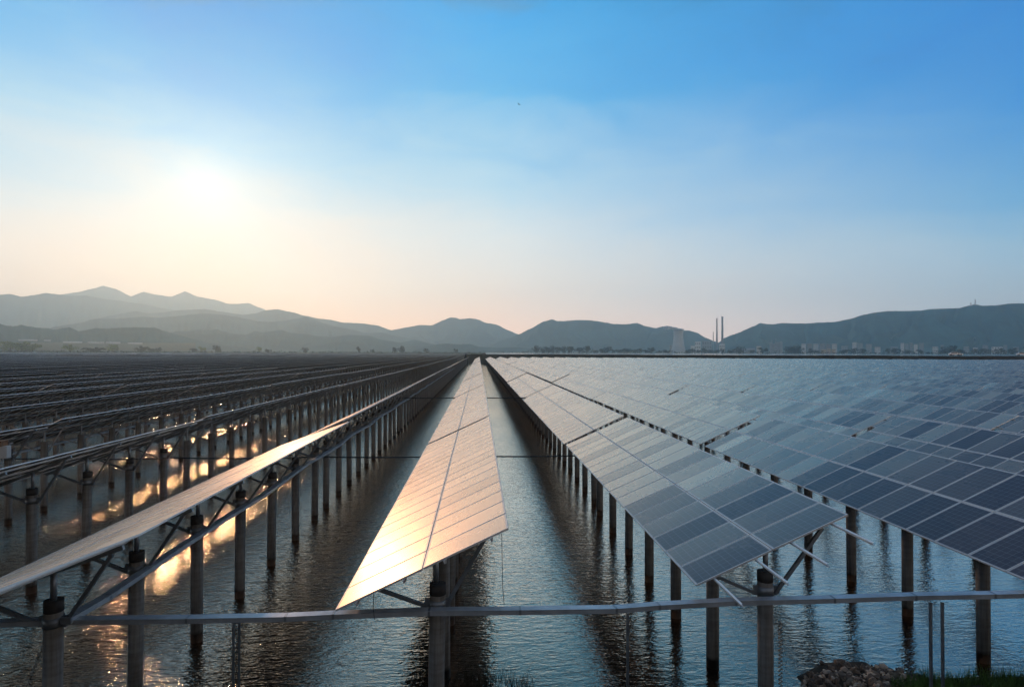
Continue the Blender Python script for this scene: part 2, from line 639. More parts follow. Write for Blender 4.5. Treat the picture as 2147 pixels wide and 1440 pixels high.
def collar_mesh(n=20):
    m_ = MB().tube((0, 0, PILE_TOP - 0.46), (0, 0, PILE_TOP - 0.29), 0.166, 0.166, n)
    m_.box(-0.24, -0.15, -0.03, 0.03, PILE_TOP - 0.47, PILE_TOP - 0.28)
    m_.box(0.15, 0.24, -0.03, 0.03, PILE_TOP - 0.47, PILE_TOP - 0.28)
    return m_.mesh("collar", GALV)


def plane_pt(s, n, t, zc, off):
    """point of the table section relative to the pile axis"""
    return Vector((-off + s * math.cos(t) - n * math.sin(t), 0, zc + s * math.sin(t) + n * math.cos(t)))


def station_parts(t, zc, off):
    """post, rafter and two struts of one pile, in pile coordinates"""
    nn = -0.035 - 0.05 - 0.04
    s0 = off / math.cos(t)
    top = plane_pt(s0, nn, t, zc, off)
    post = MB().tube((0, 0, PILE_TOP - 0.02), (0, 0, top.z - 0.01), 0.052, 0.052, 12)
    raf = MB().beam(plane_pt(-1.42, nn, t, zc, off), plane_pt(1.42, nn, t, zc, off), 0.06, 0.08)
    z0 = PILE_TOP - 0.43
    s1 = MB().beam(Vector((-0.2, 0, z0)), plane_pt(-1.15, nn - 0.05, t, zc, off), 0.065, 0.065)
    s2 = MB().beam(Vector((0.2, 0, z0)), plane_pt(1.2, nn - 0.05, t, zc, off), 0.065, 0.065)
    return post, raf, s1, s2


def stations(length, first=0.85):
    last = 0.85 if length > 5 else 0.2
    n = max(2, int(round((length - last - first) / 2.87)) + 1)
    return [first + k * (length - last - first) / (n - 1) for k in range(n)]


def near_table(xc, y0, ncols, label, tilt=TILT, zc=ZC, dz_end=0.0, rails=0.18, seed=1, off=PILE_OFF, bright_cols=(), first=0.85):
    """table with every panel, pile, purlin, rafter and strut as a part. dz_end: rise over its length"""
    rnd = random.Random(seed)
    L = ncols * STEP - GAP
    root = bpy.data.objects.new("solar_table", None)
    COL.objects.link(root)
    root.location = (xc, y0, 0)
    tag(root, label, "solar table", "solar tables in long rows over the water")
    slope = dz_end / L
    pitch = math.atan(slope)
    bag = []
    while len(bag) < ncols * 2:
        bag.append(rnd.randrange(14))
    for c in range(ncols):
        for h in (-1, 1):
            s = h * (PL / 2 + 0.012)
            y = c * STEP + PW / 2
            k = bag[c * 2 + (h + 1) // 2]
            if (c, h) in bright_cols:
                k = 3
            elif k == 3 and rnd.random() < 0.4:
                k = 7
            obj("solar_panel", PANELS[k], root, (s * math.cos(tilt), y, zc + s * math.sin(tilt) + slope * y), (pitch, -tilt, 0))
    for s in SPOS:
        nn = -0.035 - 0.026
        p = Vector((s * math.cos(tilt) - nn * math.sin(tilt), 0, zc + s * math.sin(tilt) + nn * math.cos(tilt)))
        me = cached(("purlin", ncols, rails, round(dz_end, 2), round(tilt, 3)), lambda: purlin(L, rails, dz_end, tilt))
        obj("purlin", me, root, p)
    for y in stations(L, first):
        zz = zc + slope * y
        post, raf, s1, s2 = station_parts(tilt, round(zz, 2), off)
        pl = obj("pile", cached("pile", pile_mesh), root, (off, y, 0), (rnd.gauss(0, 0.006), rnd.gauss(0, 0.006), rnd.uniform(0, 6)))
        obj("sleeve", cached("sleeve", sleeve_mesh), pl)
        obj("collar", cached("collar", collar_mesh), pl, None, (0, 0, -pl.rotation_euler.z))
        key = (round(tilt, 3), round(zz, 2), round(off, 2))
        for nm, m_ in (("post", post), ("rafter", raf), ("strut", s1), ("strut", s2)):
            kk = (nm, id(m_) if False else (1 if m_ is s1 else 2), key)
            obj(nm, cached(kk, lambda m_=m_, nm=nm: m_.mesh(nm, GALV)), root, (off, y, 0))
    return root


def purlin(L, rails, dz, tilt):
    # C-channel along the row: web and two flanges, showing past the panels at the near end
    m_ = MB()
    up = (-math.sin(tilt), 0, math.cos(tilt))
    a, b = Vector((0, -rails, -rails * dz / L)), Vector((0, L + 0.1, dz + 0.1 * dz / L))
    u = Vector(up)
    m_.beam(a, b, 0.004, 0.05, up)
    sd_ = Vector((math.cos(tilt), 0, math.sin(tilt)))
    m_.beam(a + u * 0.023 + sd_ * 0.019, b + u * 0.023 + sd_ * 0.019, 0.036, 0.004, up)
    m_.beam(a - u * 0.023 + sd_ * 0.019, b - u * 0.023 + sd_ * 0.019, 0.036, 0.004, up)
    return m_.mesh("purlin", ALU)


def strip_quads(mb, ncols, h, M0, rnd, detail):
    for c in range(ncols):
        s = h * (PL / 2 + 0.012)
        y = c * STEP + PW / 2
        tn = rtone(rnd)
        ax, ay = rnd.gauss(0, 0.0028), rnd.gauss(0, 0.0018)

        def M(a, b, zz):
            return M0(s + a, y + b, zz + a * ax + b * ay)
        if detail:
            add_panel(mb, M, tn)
        else:
            i = len(mb.v)
            hx, hy, fw = PL / 2, PW / 2, 0.014
            for a, b, zz in ((hx, hy, 0), (hx - fw, hy - fw, 0.0), (hx, hy, -0.03)):
                for sx, sy in ((-1, -1), (1, -1), (1, 1), (-1, 1)):
                    mb.v.append(M(sx * a, sy * b, zz))
            mb.face([i + 4, i + 5, i + 6, i + 7], 0, [(0, 0), (1, 0), (1, 1), (0, 1)], tn)
            for k in range(4):
                k2 = (k + 1) % 4
                mb.face([i + k, i + k2, i + 4 + k2, i + 4 + k], 1)
                mb.face([i + k2, i + k, i + 8 + k, i + 8 + k2], 1)
            mb.face([i + 11, i + 10, i + 9, i + 8], 2)


def M_tilt(t, zc):
    ct, st = math.cos(t), math.sin(t)
    return lambda s, y, n: Vector((s * ct - n * st, y, zc + s * st + n * ct))


def frame_into(mb, L, t, zc, off, n=8, mi_g=3, mi_c=4, mi_s=5, full=True):
    for s in SPOS:
        nn = -0.035 - 0.026
        p = M_tilt(t, zc)(s, 0, nn)
        mb.beam(p + Vector((0, -0.1, 0)), p + Vector((0, L + 0.1, 0)), 0.04, 0.05, mi=mi_g)
    for y in stations(L):
        o = Vector((off, y, 0))
        mb.tube(o + Vector((0, 0, PILE_TOP - 0.02)), o + Vector((0, 0, zc + 0.0)), 0.052, 0.052, 6, mi_g, False)
        nn = -0.125
        mb.beam(plane_pt(-1.42, nn, t, zc, off) + o, plane_pt(1.42, nn, t, zc, off) + o, 0.06, 0.08, mi=mi_g)
        if full:
            z0 = PILE_TOP - 0.43
            mb.beam(o + Vector((-0.16, 0, z0)), plane_pt(-1.15, nn - 0.05, t, zc, off) + o, 0.05, 0.05, mi=mi_g)
            mb.beam(o + Vector((0.16, 0, z0)), plane_pt(1.2, nn - 0.05, t, zc, off) + o, 0.05, 0.05, mi=mi_g)


MIDT = {}


def mid_template(ncols, var):
    k = (ncols, var)
    if k not in MIDT:
        rnd = random.Random(ncols * 17 + var)
        M0 = M_tilt(TILT, ZC)
        strips = []
        for h, nm in ((-1, "lower_panel_strip"), (1, "upper_panel_strip")):
            mb = MB()
            strip_quads(mb, ncols, h, M0, rnd, True)
            strips.append((nm, mb.mesh(nm, [GLASS, ALU, BACK])))
        mb = MB()
        frame_into(mb, ncols * STEP, TILT, ZC, PILE_OFF, mi_g=0)
        fr = mb.mesh("support_frame", GALV)
        MIDT[k] = (strips, fr)
    return MIDT[k]


def mid_table(xc, y0, ncols, label, var, dz):
    strips, fr = mid_template(ncols, var)
    root = bpy.data.objects.new("solar_table", None)
    COL.objects.link(root)
    root.location = (xc, y0, 0)
    tag(root, label, "solar table", "solar tables in long rows over the water")
    for nm, me in strips:
        obj(nm, me, root, (0, 0, dz))
    obj("support_frame", fr, root, (0, 0, dz))
    pm = cached("pile_mid", lambda: MB().tube((0, 0, -1.2), (0, 0, PILE_TOP), 0.152, 0.152, 10).mesh("pile", CONC))
    for y in stations(ncols * STEP):
        obj("pile", pm, root, (PILE_OFF, y, 0))
    return root


def far_into(mb, ncols, rnd, ox=0, oy=0, dz=0, detail=False):
    mm = M_tilt(TILT, ZC + dz)
    M0 = lambda s, y, n: mm(s, y, n) + Vector((ox, oy, 0))
    for h in (-1, 1):
        strip_quads(mb, ncols, h, M0, rnd, False)
    for y in stations(ncols * STEP):
        mb.tube((ox + PILE_OFF, oy + y, -0.5), (ox + PILE_OFF, oy + y, ZC + dz), 0.15, 0.15, 5, 3, False)
        nn = -0.12
        mb.beam(mm(-1.4, y, nn) + Vector((ox, oy, 0)), mm(1.4, y, nn) + Vector((ox, oy, 0)), 0.06, 0.08, mi=4)


FART = {}


def far_table(xc, y0, ncols, label, var, dz):
    k = (ncols, var)
    if k not in FART:
        mb = MB()
        far_into(mb, ncols, random.Random(ncols * 31 + var))
        FART[k] = mb.mesh("solar_table", [GLASS, ALU, BACK, CONC, GALV])
    o = obj("solar_table", FART[k], None, (xc, y0, dz))
    tag(o, label, "solar table", "solar tables in long rows over the water")
    return o


ORD = ["", "first", "second", "third", "fourth", "fifth", "sixth", "seventh", "eighth", "ninth", "tenth", "eleventh", "twelfth", "thirteenth", "fourteenth",
       "fifteenth", "sixteenth", "seventeenth", "eighteenth", "nineteenth", "twentieth"]


def ordinal(n):
    if n < len(ORD):
        return ORD[n]
    tens = {20: "twenty", 30: "thirty", 40: "forty", 50: "fifty", 60: "sixty"}
    if n % 10 == 0:
        return tens[n][:-1] + "ieth"
    return tens[n - n % 10] + "-" + ORD[n % 10]


def table_label(row, t):
    if row == -1 and t == -1:
        return "edge-on solar table nearest the camera, first row left of the middle row"
    look = ("peach glass" if row == 0 else "underside-on dark" if row < -1 else "edge-on peach" if row == -1 else "blue-grey")
    where = "the middle row" if row == 0 else f"{ordinal(abs(row))} row {'left' if row < 0 else 'right'} of the middle"
    return f"{look} solar table, {ordinal(t + 1)} back, {where}"


def row_end(xc):
    if xc < 2:
        return 412
    if xc < 246:
        return 412 - (xc - 2) * (412 - 292) / 244
    return 292 + (xc - 246) * 0.25


T0 = {-1: 11.6, 0: 11.1, 1: 11.95}
tables = []        # (row, t, xc, y0, ncols)
for row in range(-60, 61):
    xc = XC0 + row * PITCH_X
    y = T0.get(row, 11.6 if row < 0 else 11.4)
    end = row_end(xc) + random.uniform(-3, 3)
    t = 0
    jit = 0 if abs(row) < 7 else random.uniform(-9, 9)
    while y < end - 8:
        n = int(round((30.15 + jit * 0.6 - y) / STEP)) if t == 0 else (29 if t == 1 else 32)
        if t > 0 and y + n * STEP > end:
            n = max(8, int((end - y) / STEP))
        n = max(8, n)
        if n not in (29, 32) and t > 0:
            n = 8 * max(1, n // 8)
        tables.append((row, t, xc, y, n))
        y += n * STEP + 0.55
        t += 1


def in_view(tb):
    row, t, xc, y, n = tb
    best = None
    for q in (0, 0.5, 1):
        for sx in (-1.6, 1.6):
            yy = y + q * n * STEP
            p = proj((xc + sx, yy, 3.9))
            if p and -60 < p[0] < IW + 60:
                d = math.hypot(xc, yy)
                best = d if best is None else min(best, d)
            if p and (p[0] < 0 or p[0] > IW) and q == 1 and -4000 < p[0] < 6000 and math.hypot(xc, yy) < 40:
                pass
    return best


vis = []
for tb in tables:
    d = in_view(tb)
    if d is not None:
        wgt = 1.0 if tb[0] >= -1 else 0.75
        vis.append((d / wgt, tb))
vis.sort(key=lambda q: q[0])

near_keys = {(-3, 0), (-2, 0), (-1, 0), (0, 0), (1, 0), (2, 0), (3, 0), (4, 0), (5, 0), (-1, 1), (0, 1), (1, 1), (2, 1)}
bright_runs = {1: {(5, 1), (18, 1), (17, 1), (14, 1), (15, -1)}, 0: set()}
rest = MB()
cnt = 0
zr = random.Random(11)
for d, tb in vis:
    row, t, xc, y, n = tb
    dz = zr.uniform(-0.05, 0.05) if row > 0 else zr.uniform(-0.07, 0.07)
    lab = table_label(row, t)
    cnt += 1
    if (row, t) in near_keys:
        if row == 0 and t == 0:
            near_table(xc, y, n, lab, seed=5, rails=0.05)
        elif row == 1 and t == 0:
            near_table(xc + 0.03, y, n, lab, tilt=R(23.6), zc=3.83, seed=9, rails=1.25, off=0.0, bright_cols=bright_runs[1], first=0.3)
        elif row == -1 and t == 0:
            near_table(xc + 0.02, y, n, lab, tilt=R(19.3), zc=3.84, seed=4, off=0.2, first=2.5)
        elif row == -2:
            near_table(xc, y, n, lab, tilt=R(23), seed=14)
        elif row == -3 and t == 0:
            near_table(xc, y, n, lab, zc=3.8, dz_end=-0.15, seed=15)
        else:
            near_table(xc, y, n, lab, zc=ZC + dz * (0 if row == 0 else 1), seed=20 + row * 3 + t)
    elif cnt <= 82:
        mid_table(xc, y, n, lab, (row + t) % 3, dz)
    elif cnt <= 299:
        far_table(xc, y, n, lab, (row * 2 + t) % 5, dz)
    else:
        far_into(rest, n, random.Random(row * 50 + t), xc, y, dz)
near_table(XC0 - PITCH_X + 0.02, 7.6, 4, table_label(-1, -1), tilt=R(19.3), zc=4.14, dz_end=-0.30, seed=44, off=0.2)
ro = obj("far_solar_rows", rest.mesh("far_solar_rows", [GLASS, ALU, BACK, CONC, GALV]))
tag(ro, "farthest solar tables merging into one blue-grey sheet below the dike", "solar tables", kind="stuff")

# the next solar field, far beyond on the left: one mass of thin dark lines
nf = MB()
rz = random.Random(5)
for row in range(-175, -1):
    xc = XC0 + row * PITCH_X - 3
    y = 440
    while y < 1330:
        p = proj((xc, y + 20, 4))
        if p and -80 < p[0]:
            mm = M_tilt(TILT, ZC + rz.uniform(-0.25, 0.45))
            for h in (-1, 1):
                s0, s1 = (-1.66, -0.01) if h < 0 else (0.01, 1.66)
                i = len(nf.v)
                for s, yy, zz in ((s0, 0, 0), (s1, 0, 0), (s1, 32.0, 0), (s0, 32.0, 0), (s0, 0, -0.05), (s1, 0, -0.05), (s1, 32.0, -0.05), (s0, 32.0, -0.05)):
                    nf.v.append(mm(s, yy, zz) + Vector((xc, y, 0)))
                nf.face([i, i + 1, i + 2, i + 3], 0, [(0, 0), (1, 0), (1, 32), (0, 32)], rtone(rz))
                nf.face([i + 7, i + 6, i + 5, i + 4], 2)
                nf.face([i + 1, i + 5, i + 6, i + 2], 1)
                nf.face([i, i + 4, i + 5, i + 1], 1)
            for q in range(0, 32, 6):
                nf.beam((xc, y + q, -0.3), (xc, y + q, ZC), 0.3, 0.3, up=(0, 1, 0), mi=3)
        y += 33
nfo = obj("second_solar_field", nf.mesh("second_solar_field", [GLASS, ALU, BACK, CONC]))
tag(nfo, "far second solar field, a dark grey-blue band along the left horizon", "solar tables", kind="stuff")


# ------------------------------------------------------------------ water, land, dikes
def sheet(name, pts, zz, m_, kind="structure"):
    mb = MB()
    for x, y in pts:
        mb.v.append(Vector((x, y, zz)))
    mb.face(range(len(pts)), 0)
    return tag(obj(name, mb.mesh(name, m_)), kind=kind)


sheet("water", [(-1600, -60), (1400, -60), (1400, 1345), (-1600, 1345)], 0.0, WATER)
LZ = 6.25
land = MB()
for x0, x1, y0, y1 in ((-9900, 9900, 1340, 9300), (-9900, -1590, -390, 1340), (1390, 9900, -390, 1340), (-1590, 1390, -390, -50)):
    i = len(land.v)
    for x, y in ((x0, y0), (x1, y0), (x1, y1), (x0, y1)):
        land.v.append(Vector((x, y, LZ - 1.2)))
    land.face([i, i + 1, i + 2, i + 3])
tag(obj("land", land.mesh("land", LAND)), kind="structure")
# low green shore strip where the left field ends
shore = MB()
shore.beam((-1600, 1350, 2.6), (1400, 1350, 2.6), 24, 6.6)
tag(obj("field_shore", shore.mesh("field_shore", LAND)), kind="structure")


def dike(name, line, wtop, ztop, wbase, m_, zb=-0.6, seg=6.0):
    """earth bank with uneven slopes along a polyline"""
    mb = MB()
    pts = []
    for a, b in zip(line[:-1], line[1:]):
        a, b = Vector((*a, 0)), Vector((*b, 0))
        n = max(1, int((b - a).length / seg))
        for k in range(n):
            pts.append(a.lerp(b, k / n))
    pts.append(Vector((*line[-1], 0)))
    prof = [(-wbase, zb), (-(wtop + wbase) / 2, ztop * 0.5), (-wtop, ztop), (wtop, ztop), ((wtop + wbase) / 2, ztop * 0.5), (wbase, zb)]
    for k, p in enumerate(pts):
        d = (pts[min(k + 1, len(pts) - 1)] - pts[max(k - 1, 0)]).normalized()
        s = Vector((d.y, -d.x, 0))
        for j, (o, zz) in enumerate(prof):
            jit = noise.noise(Vector((p.x * 0.05, p.y * 0.05, j * 3.1)))
            mb.v.append(p + s * (o + jit * 1.2) + Vector((0, 0, zz + (jit * 0.25 if 0 < j < 5 else 0))))
    m = len(prof)
    for k in range(len(pts) - 1):
        for j in range(m - 1):
            a = k * m + j
            mb.face([a, a + 1, a + m + 1, a + m], 0)
    return tag(obj(name, mb.mesh(name, m_)), kind="structure")


dike("dike", [(-9, 428), (2, 430), (246, 306), (420, 350), (1300, 620)], 2.0, 6.15, 13.0, DIKE)
# second pond held behind the dike, mirror bright at this grazing angle
sheet("upper_pond", [(4, 432), (246, 309), (420, 353), (1390, 660), (1390, 1330), (12, 1330)], 6.08, CALM)
road = MB()
tag(dike("pond_side_bank", [(3, 432), (12, 1335)], 1.2, 6.2, 9.0, DIKE), kind="structure")

# near bank: slope from the crest the camera stands on down to the water
nb_ = MB()
NX, NY = 150, 90
for j in range(NY):
    for i in range(NX):
        x = -34 + 72 * i / (NX - 1)
        y = -9 + 25.5 * j / (NY - 1)
        edge = 13.75 + 0.2 * math.sin(x * 0.7)
        zz = 6.0 if y < 1 else (edge - y) * 6.0 / (edge - 1)
        # low shoal of rubble and mud at the lower right
        lim = 0.0
        if x > 7.3:
            lim = 15.35 - 0.55 * abs(x - 9.0) if x < 10.6 else 14.45
        if y < lim:
            zz = max(zz, 0.03)
        elif y < lim + 0.4:
            zz = max(zz, -0.12)
        zz += (0.10 if zz > 0.2 else 0.03) * noise.noise(Vector((x * 0.6, y * 0.6, 0))) * (1 if y > 1 else 0.3)
        nb_.v.append(Vector((x, y, zz)))
for j in range(NY - 1):
    for i in range(NX - 1):
        a = j * NX + i
        nb_.face([a, a + 1, a + NX + 1, a + NX], 0, smooth=True)
tag(obj("near_bank", nb_.mesh("near_bank", BANK)), kind="structure")


# ------------------------------------------------------------------ hills
def ridge(name, pts, D, width, seed, jag=0.6, dist_fn=None, zbase=None):
    zb = LZ - 1.2 if zbase is None else zbase
    mb = MB()
    xs = []
    x = pts[0][0]
    while x <= pts[-1][0]:
        xs.append(x)
        x += 3.0
    NB = 13
    cols = 0
    for x in xs:
        for (x0, y0), (x1, y1) in zip(pts[:-1], pts[1:]):
            if x0 <= x <= x1:
                q = (x - x0) / max(1e-6, x1 - x0)
                q2 = q * q * (3 - 2 * q) * 0.4 + q * 0.6
                y = y0 + (y1 - y0) * q2
                break
        DD = D if dist_fn is None else D * dist_fn(x)
        y += jag * (noise.noise(Vector((x * 0.21, seed, 0))) + 0.7 * noise.noise(Vector((x * 0.63, seed, 4))))
        c = at_dist(x, y, DD)
        d = Vector((c.x, c.y, 0)).normalized()
        h = max(2.0, c.z - zb)
        for j in range(NB):
            t = -1 + 2 * j / (NB - 1)
            wv = width * (0.75 + 0.5 * noise.noise(Vector((x * 0.012, seed * 2.0, 1))))
            pos = Vector((c.x, c.y, 0)) + d * (t * wv)
            pos += Vector((d.y, -d.x, 0)) * (abs(t) * wv * 0.35 * noise.noise(Vector((x * 0.02, t * 2.2, seed + 9))))
            prof = (1 - abs(t)) ** 1.15
            sp = noise.noise(Vector((x * 0.028 + t * 0.4, t * 1.4, seed))) * 0.5 + noise.noise(Vector((x * 0.09, t * 2.5, seed + 5))) * 0.22
            zz = h * max(0.0, prof + sp * math.sin(math.pi * abs(t)) * 0.55) * (0.97 if t else 1.0)
            zz = min(zz, h * (1 - abs(t) * 0.3))
            if abs(t) > 0.99:
                zz = -1.0
            mb.v.append(Vector((pos.x, pos.y, zb + zz)))
        cols += 1
    for i in range(cols - 1):
        for j in range(NB - 1):
            a = i * NB + j
            mb.face([a, a + NB, a + NB + 1, a + 1], 0, smooth=True)
    return tag(obj(name, mb.mesh(name, HILL)), kind="structure")


ridge("hill", [(-260, 640), (-60, 628), (100, 622), (130, 617), (165, 612), (195, 605), (216, 599), (240, 605), (275, 621), (300, 612), (330, 618), (358, 622), (388, 611), (415, 622),
               (450, 628), (480, 637), (500, 637), (520, 635), (545, 645), (570, 655), (640, 680), (700, 710)], 8000, 800, 1)
ridge("hill", [(-260, 600), (-60, 612), (0, 618), (20, 616), (45, 622), (75, 618), (95, 614), (120, 617), (140, 620), (180, 620), (230, 628), (290, 636), (345, 647), (420, 662), (520, 690)],
      6500, 700, 2)
ridge("hill", [(150, 690), (230, 662), (258, 657), (285, 652), (310, 657), (330, 656), (380, 650), (430, 648), (460, 653), (510, 660), (535, 657), (554, 651), (580, 648), (610, 654),
               (640, 662), (670, 668), (690, 670), (720, 676), (760, 678), (790, 682), (820, 692), (860, 708), (900, 720)], 5300, 560, 3)
ridge("hill", [(60, 720), (110, 686), (140, 681), (170, 677), (190, 670), (210, 668), (240, 668), (300, 664), (330, 666), (370, 663), (400, 659), (430, 657), (460, 659), (490, 663),
               (520, 669), (540, 674), (565, 675), (590, 673), (620, 668), (640, 664), (665, 672), (680, 678), (700, 684), (740, 692), (770, 698), (800, 697), (840, 706), (880, 714), (930, 726)],
      4250, 460, 4)
ridge("hill", [(300, 722), (345, 702), (370, 694), (395, 694), (410, 692), (440, 693), (452, 690), (470, 695), (490, 700), (515, 702), (535, 694), (550, 697), (590, 692), (610, 698),
               (640, 700), (670, 705), (700, 706), (730, 702), (775, 704), (800, 712), (840, 718), (870, 712), (900, 720), (960, 733)], 3250, 330, 5)
ridge("hill", [(-260, 690), (-60, 684), (0, 679), (15, 683), (30, 684), (45, 681), (60, 684), (80, 687), (100, 688), (115, 691), (130, 688), (145, 686), (165, 694), (180, 692), (200, 688),
               (225, 689), (250, 687), (290, 686), (325, 687), (345, 694), (365, 700), (380, 704), (410, 712), (440, 719), (500, 727), (560, 735)], 2650, 200, 6, jag=1.2)
ridge("hill", [(700, 733), (760, 715), (820, 692), (860, 685), (880, 681), (905, 682), (930, 671), (945, 665), (955, 666), (965, 669), (985, 667), (1000, 669), (1020, 677), (1040, 680),
               (1065, 692), (1087, 701), (1130, 716), (1170, 733)], 5200, 700, 7)
ridge("hill", [(840, 735), (880, 727), (910, 723), (935, 720), (960, 722), (985, 721), (1005, 727), (1040, 729), (1080, 728), (1120, 731), (1160, 735)], 2900, 160, 8, jag=0.8)
ridge("hill", [(990, 736), (1030, 722), (1060, 710), (1087, 701), (1110, 690), (1140, 674), (1158, 669), (1168, 673), (1185, 673), (1205, 671), (1230, 671), (1250, 673), (1270, 676),
               (1285, 679), (1310, 680), (1335, 677), (1355, 684), (1375, 688), (1390, 684), (1400, 683), (1420, 688), (1432, 693), (1445, 693), (1460, 697), (1480, 708), (1500, 716),
               (1530, 727), (1560, 735)], 3900, 560, 9)
ridge("hill", [(1470, 735), (1505, 719), (1520, 708), (1535, 702), (1550, 697), (1565, 690), (1580, 684), (1594, 677), (1606, 679), (1620, 680), (1640, 677), (1665, 678), (1690, 678), (1720, 676),
               (1750, 675), (1780, 669), (1810, 660), (1835, 655), (1862, 652), (1900, 652), (1930, 651), (1950, 648), (1975, 647), (2010, 646), (2030, 641), (2045, 638), (2060, 641),
               (2090, 640), (2120, 636), (2147, 636), (2200, 632), (2300, 640), (2400, 660)], 3250, 700, 10, jag=0.6)

# ------------------------------------------------------------------ trees along the horizon
CROWNS = []
for k in range(5):
    rnd = random.Random(60 + k)
    mb = MB()
    cl = []
    for q in range(15):
        a = rnd.uniform(0, 6.28)
        rr_ = rnd.uniform(0, 0.62) ** 0.7
        zz = rnd.uniform(0.12, 0.9)
        rr_ *= math.sin(math.pi * min(0.95, max(0.12, zz - 0.08))) ** 0.6
        cl.append((Vector((rr_ * math.cos(a) * 0.8, rr_ * math.sin(a) * 0.8, zz)), rnd.uniform(0.12, 0.24)))
    for c, r_ in cl:
        for q in range(75):
            d = Vector((rnd.gauss(0, 1), rnd.gauss(0, 1), rnd.gauss(0, 0.8))).normalized() * (r_ * rnd.uniform(0.6, 1.12))
            p = c + d
            n = Vector((rnd.gauss(0, 1), rnd.gauss(0, 1), rnd.gauss(0, 1))).normalized()
            u = n.orthogonal().normalized() * rnd.uniform(0.022, 0.045)
            v = n.cross(u) * rnd.uniform(0.7, 1.3)
            i = len(mb.v)
            mb.v += [p - u, p - v, p + u, p + v]
            mb.face([i, i + 1, i + 2, i + 3])
    CROWNS.append((mb.mesh("crown", FOL), mb.mesh("crown", FOL2)))
trunk_mb = MB().tube((0, 0, -0.05), (0.01, 0, 0.45), 0.035, 0.022, 7)
for q in range(5):
    a = q * 1.3
    trunk_mb.tube((0.005, 0, 0.25 + q * 0.04), (0.25 * math.cos(a), 0.25 * math.sin(a), 0.55 + 0.04 * q), 0.014, 0.006, 5)
TRUNK = trunk_mb.mesh("trunk", BARK)


def tree(px, py_top, py_base, wpx, D, label, light=False, name="tree", group=None, k=None):
    base = at_dist(px, py_base, D)
    top = at_dist(px, py_top, D)
    zb = min(base.z, LZ + 1.5)
    h = (top.z - zb) * 1.03
    wd = wpx / F * D
    root = bpy.data.objects.new(name, None)
    COL.objects.link(root)
    root.location = (base.x, base.y, zb)
    root.scale = (wd * 0.98, wd * 0.98, h)
    root.rotation_euler.z = random.uniform(0, 6.28)
    tag(root, label, "tree" if name == "tree" else "bush", group)
    k = random.randrange(5) if k is None else k
    obj("crown", CROWNS[k][1 if light else 0], root)
    obj("trunk", TRUNK, root)
    return root


G = "trees along the far shore"
tree(22, 716, 736, 34, 1420, "leftmost pale green bushy tree on the left horizon", True, group=G)
tree(46, 714, 736, 34, 1430, "tallest pale green spreading tree on the left horizon", True, group=G)
tree(68, 719, 736, 22, 1420, "pale green tree at the right end of the big left clump", True, group=G)
tree(146, 721, 736, 20, 1400, "single pale yellow-green round bush left of the low grey sheds", True, group=G)
tree(190, 728, 737, 24, 1400, "low wide grey-green bush left of the pale bush pair", False, group=G)
tree(205, 727, 737, 20, 1410, "second low grey-green bush in the left horizon pair", False, group=G)
tree(235, 723, 737, 22, 1400, "pale green bush midway between the left clump and the black round tree", True, group=G)
tree(299, 724, 738, 20, 1380, "black round tree on the left horizon", False, group=G, k=1)
tree(318, 730, 738, 14, 1380, "low dark bush right beside the black round tree", False, group=G)
tree(332, 729, 738, 12, 1390, "small dark bush two right of the black round tree", False, group=G)
tree(403, 730, 738, 14, 1390, "dark low bush left of the flat-topped pair under the grey hills", False, group=G)
tree(422, 727, 738, 14, 1400, "pale green bush just left of the dark round bush", True, group=G)
tree(456, 725, 738, 17, 1380, "dark round bush below the misty left hills", False, group=G, k=2)
tree(541, 727, 738, 11, 1390, "tiny tufted tree alone right of the dark round bush", True, group=G)
tree(562, 731, 738, 12, 1390, "low bush right of the tiny tufted tree", False, group=G)
tree(640, 729, 739, 14, 1390, "low dark bush under the middle of the left range", False, group=G)
tree(752, 725, 739, 8, 1380, "thin pointed tree left of the centre hills", False, group=G)
tree(781, 731, 739, 8, 1380, "small dark shrub right of the thin pointed tree", False, group=G)
tree(828, 729, 739, 11, 1380, "left one of the two dark trees below the centre hill", False, group=G)
tree(842, 726, 739, 14, 1380, "right and bigger one of the two dark trees below the centre hill", False, group=G)
tree(893, 731, 739, 12, 1380, "small dark tree left of the row vanishing point", False, group=G)
tree(955, 731, 739, 10, 1380, "small dark tree just above the end of the middle row", False, group=G)
rt = random.Random(21)
names_side = ["low", "round", "uneven", "narrow", "broad", "dense", "ragged"]
rowx = [(1126, 724, 10), (1137, 728, 12), (1148, 728, 12), (1160, 727, 11), (1172, 729, 12), (1184, 727, 13), (1196, 725, 13), (1211, 730, 12), (1222, 731, 11), (1235, 726, 9), (1247, 731, 11),
        (1259, 731, 11), (1275, 729, 12), (1288, 730, 11), (1296, 730, 11), (1308, 731, 10), (1318, 730, 11), (1330, 731, 12), (1342, 731, 11), (1355, 730, 10), (1368, 730, 11)]
for k, (x, yt, wd) in enumerate(rowx):
    tree(x + rt.uniform(-3, 3), yt + rt.uniform(-1.5, 2.5), 739, wd * rt.uniform(0.9, 1.9), 1360, f"dark {names_side[k % 7]} tree, {ordinal(k + 1)} in the tree line left of the tower", False, group=G)
rowx = [1384, 1398, 1440, 1452, 1464, 1478, 1490, 1502, 1516, 1530, 1545, 1553, 1580, 1598, 1655, 1664, 1672, 1700, 1713, 1770, 1790, 1812, 1860, 1878, 1905, 1930, 1976, 1984, 1995, 2003, 2014, 2048, 2066, 2096, 2120]
for k, x in enumerate(rowx):
    big = x in (1553, 1598, 1655, 1664, 1672, 1984, 1995)
    tree(x, (726 if big else 731.5) + rt.uniform(-1.5, 2.5), 740, rt.uniform(14, 20) if big else rt.uniform(9, 21), 1400,
         f"{'big dark' if big else 'low dark'} tree, {ordinal(k + 1)} in the tree line right of the tower", False, group=G)
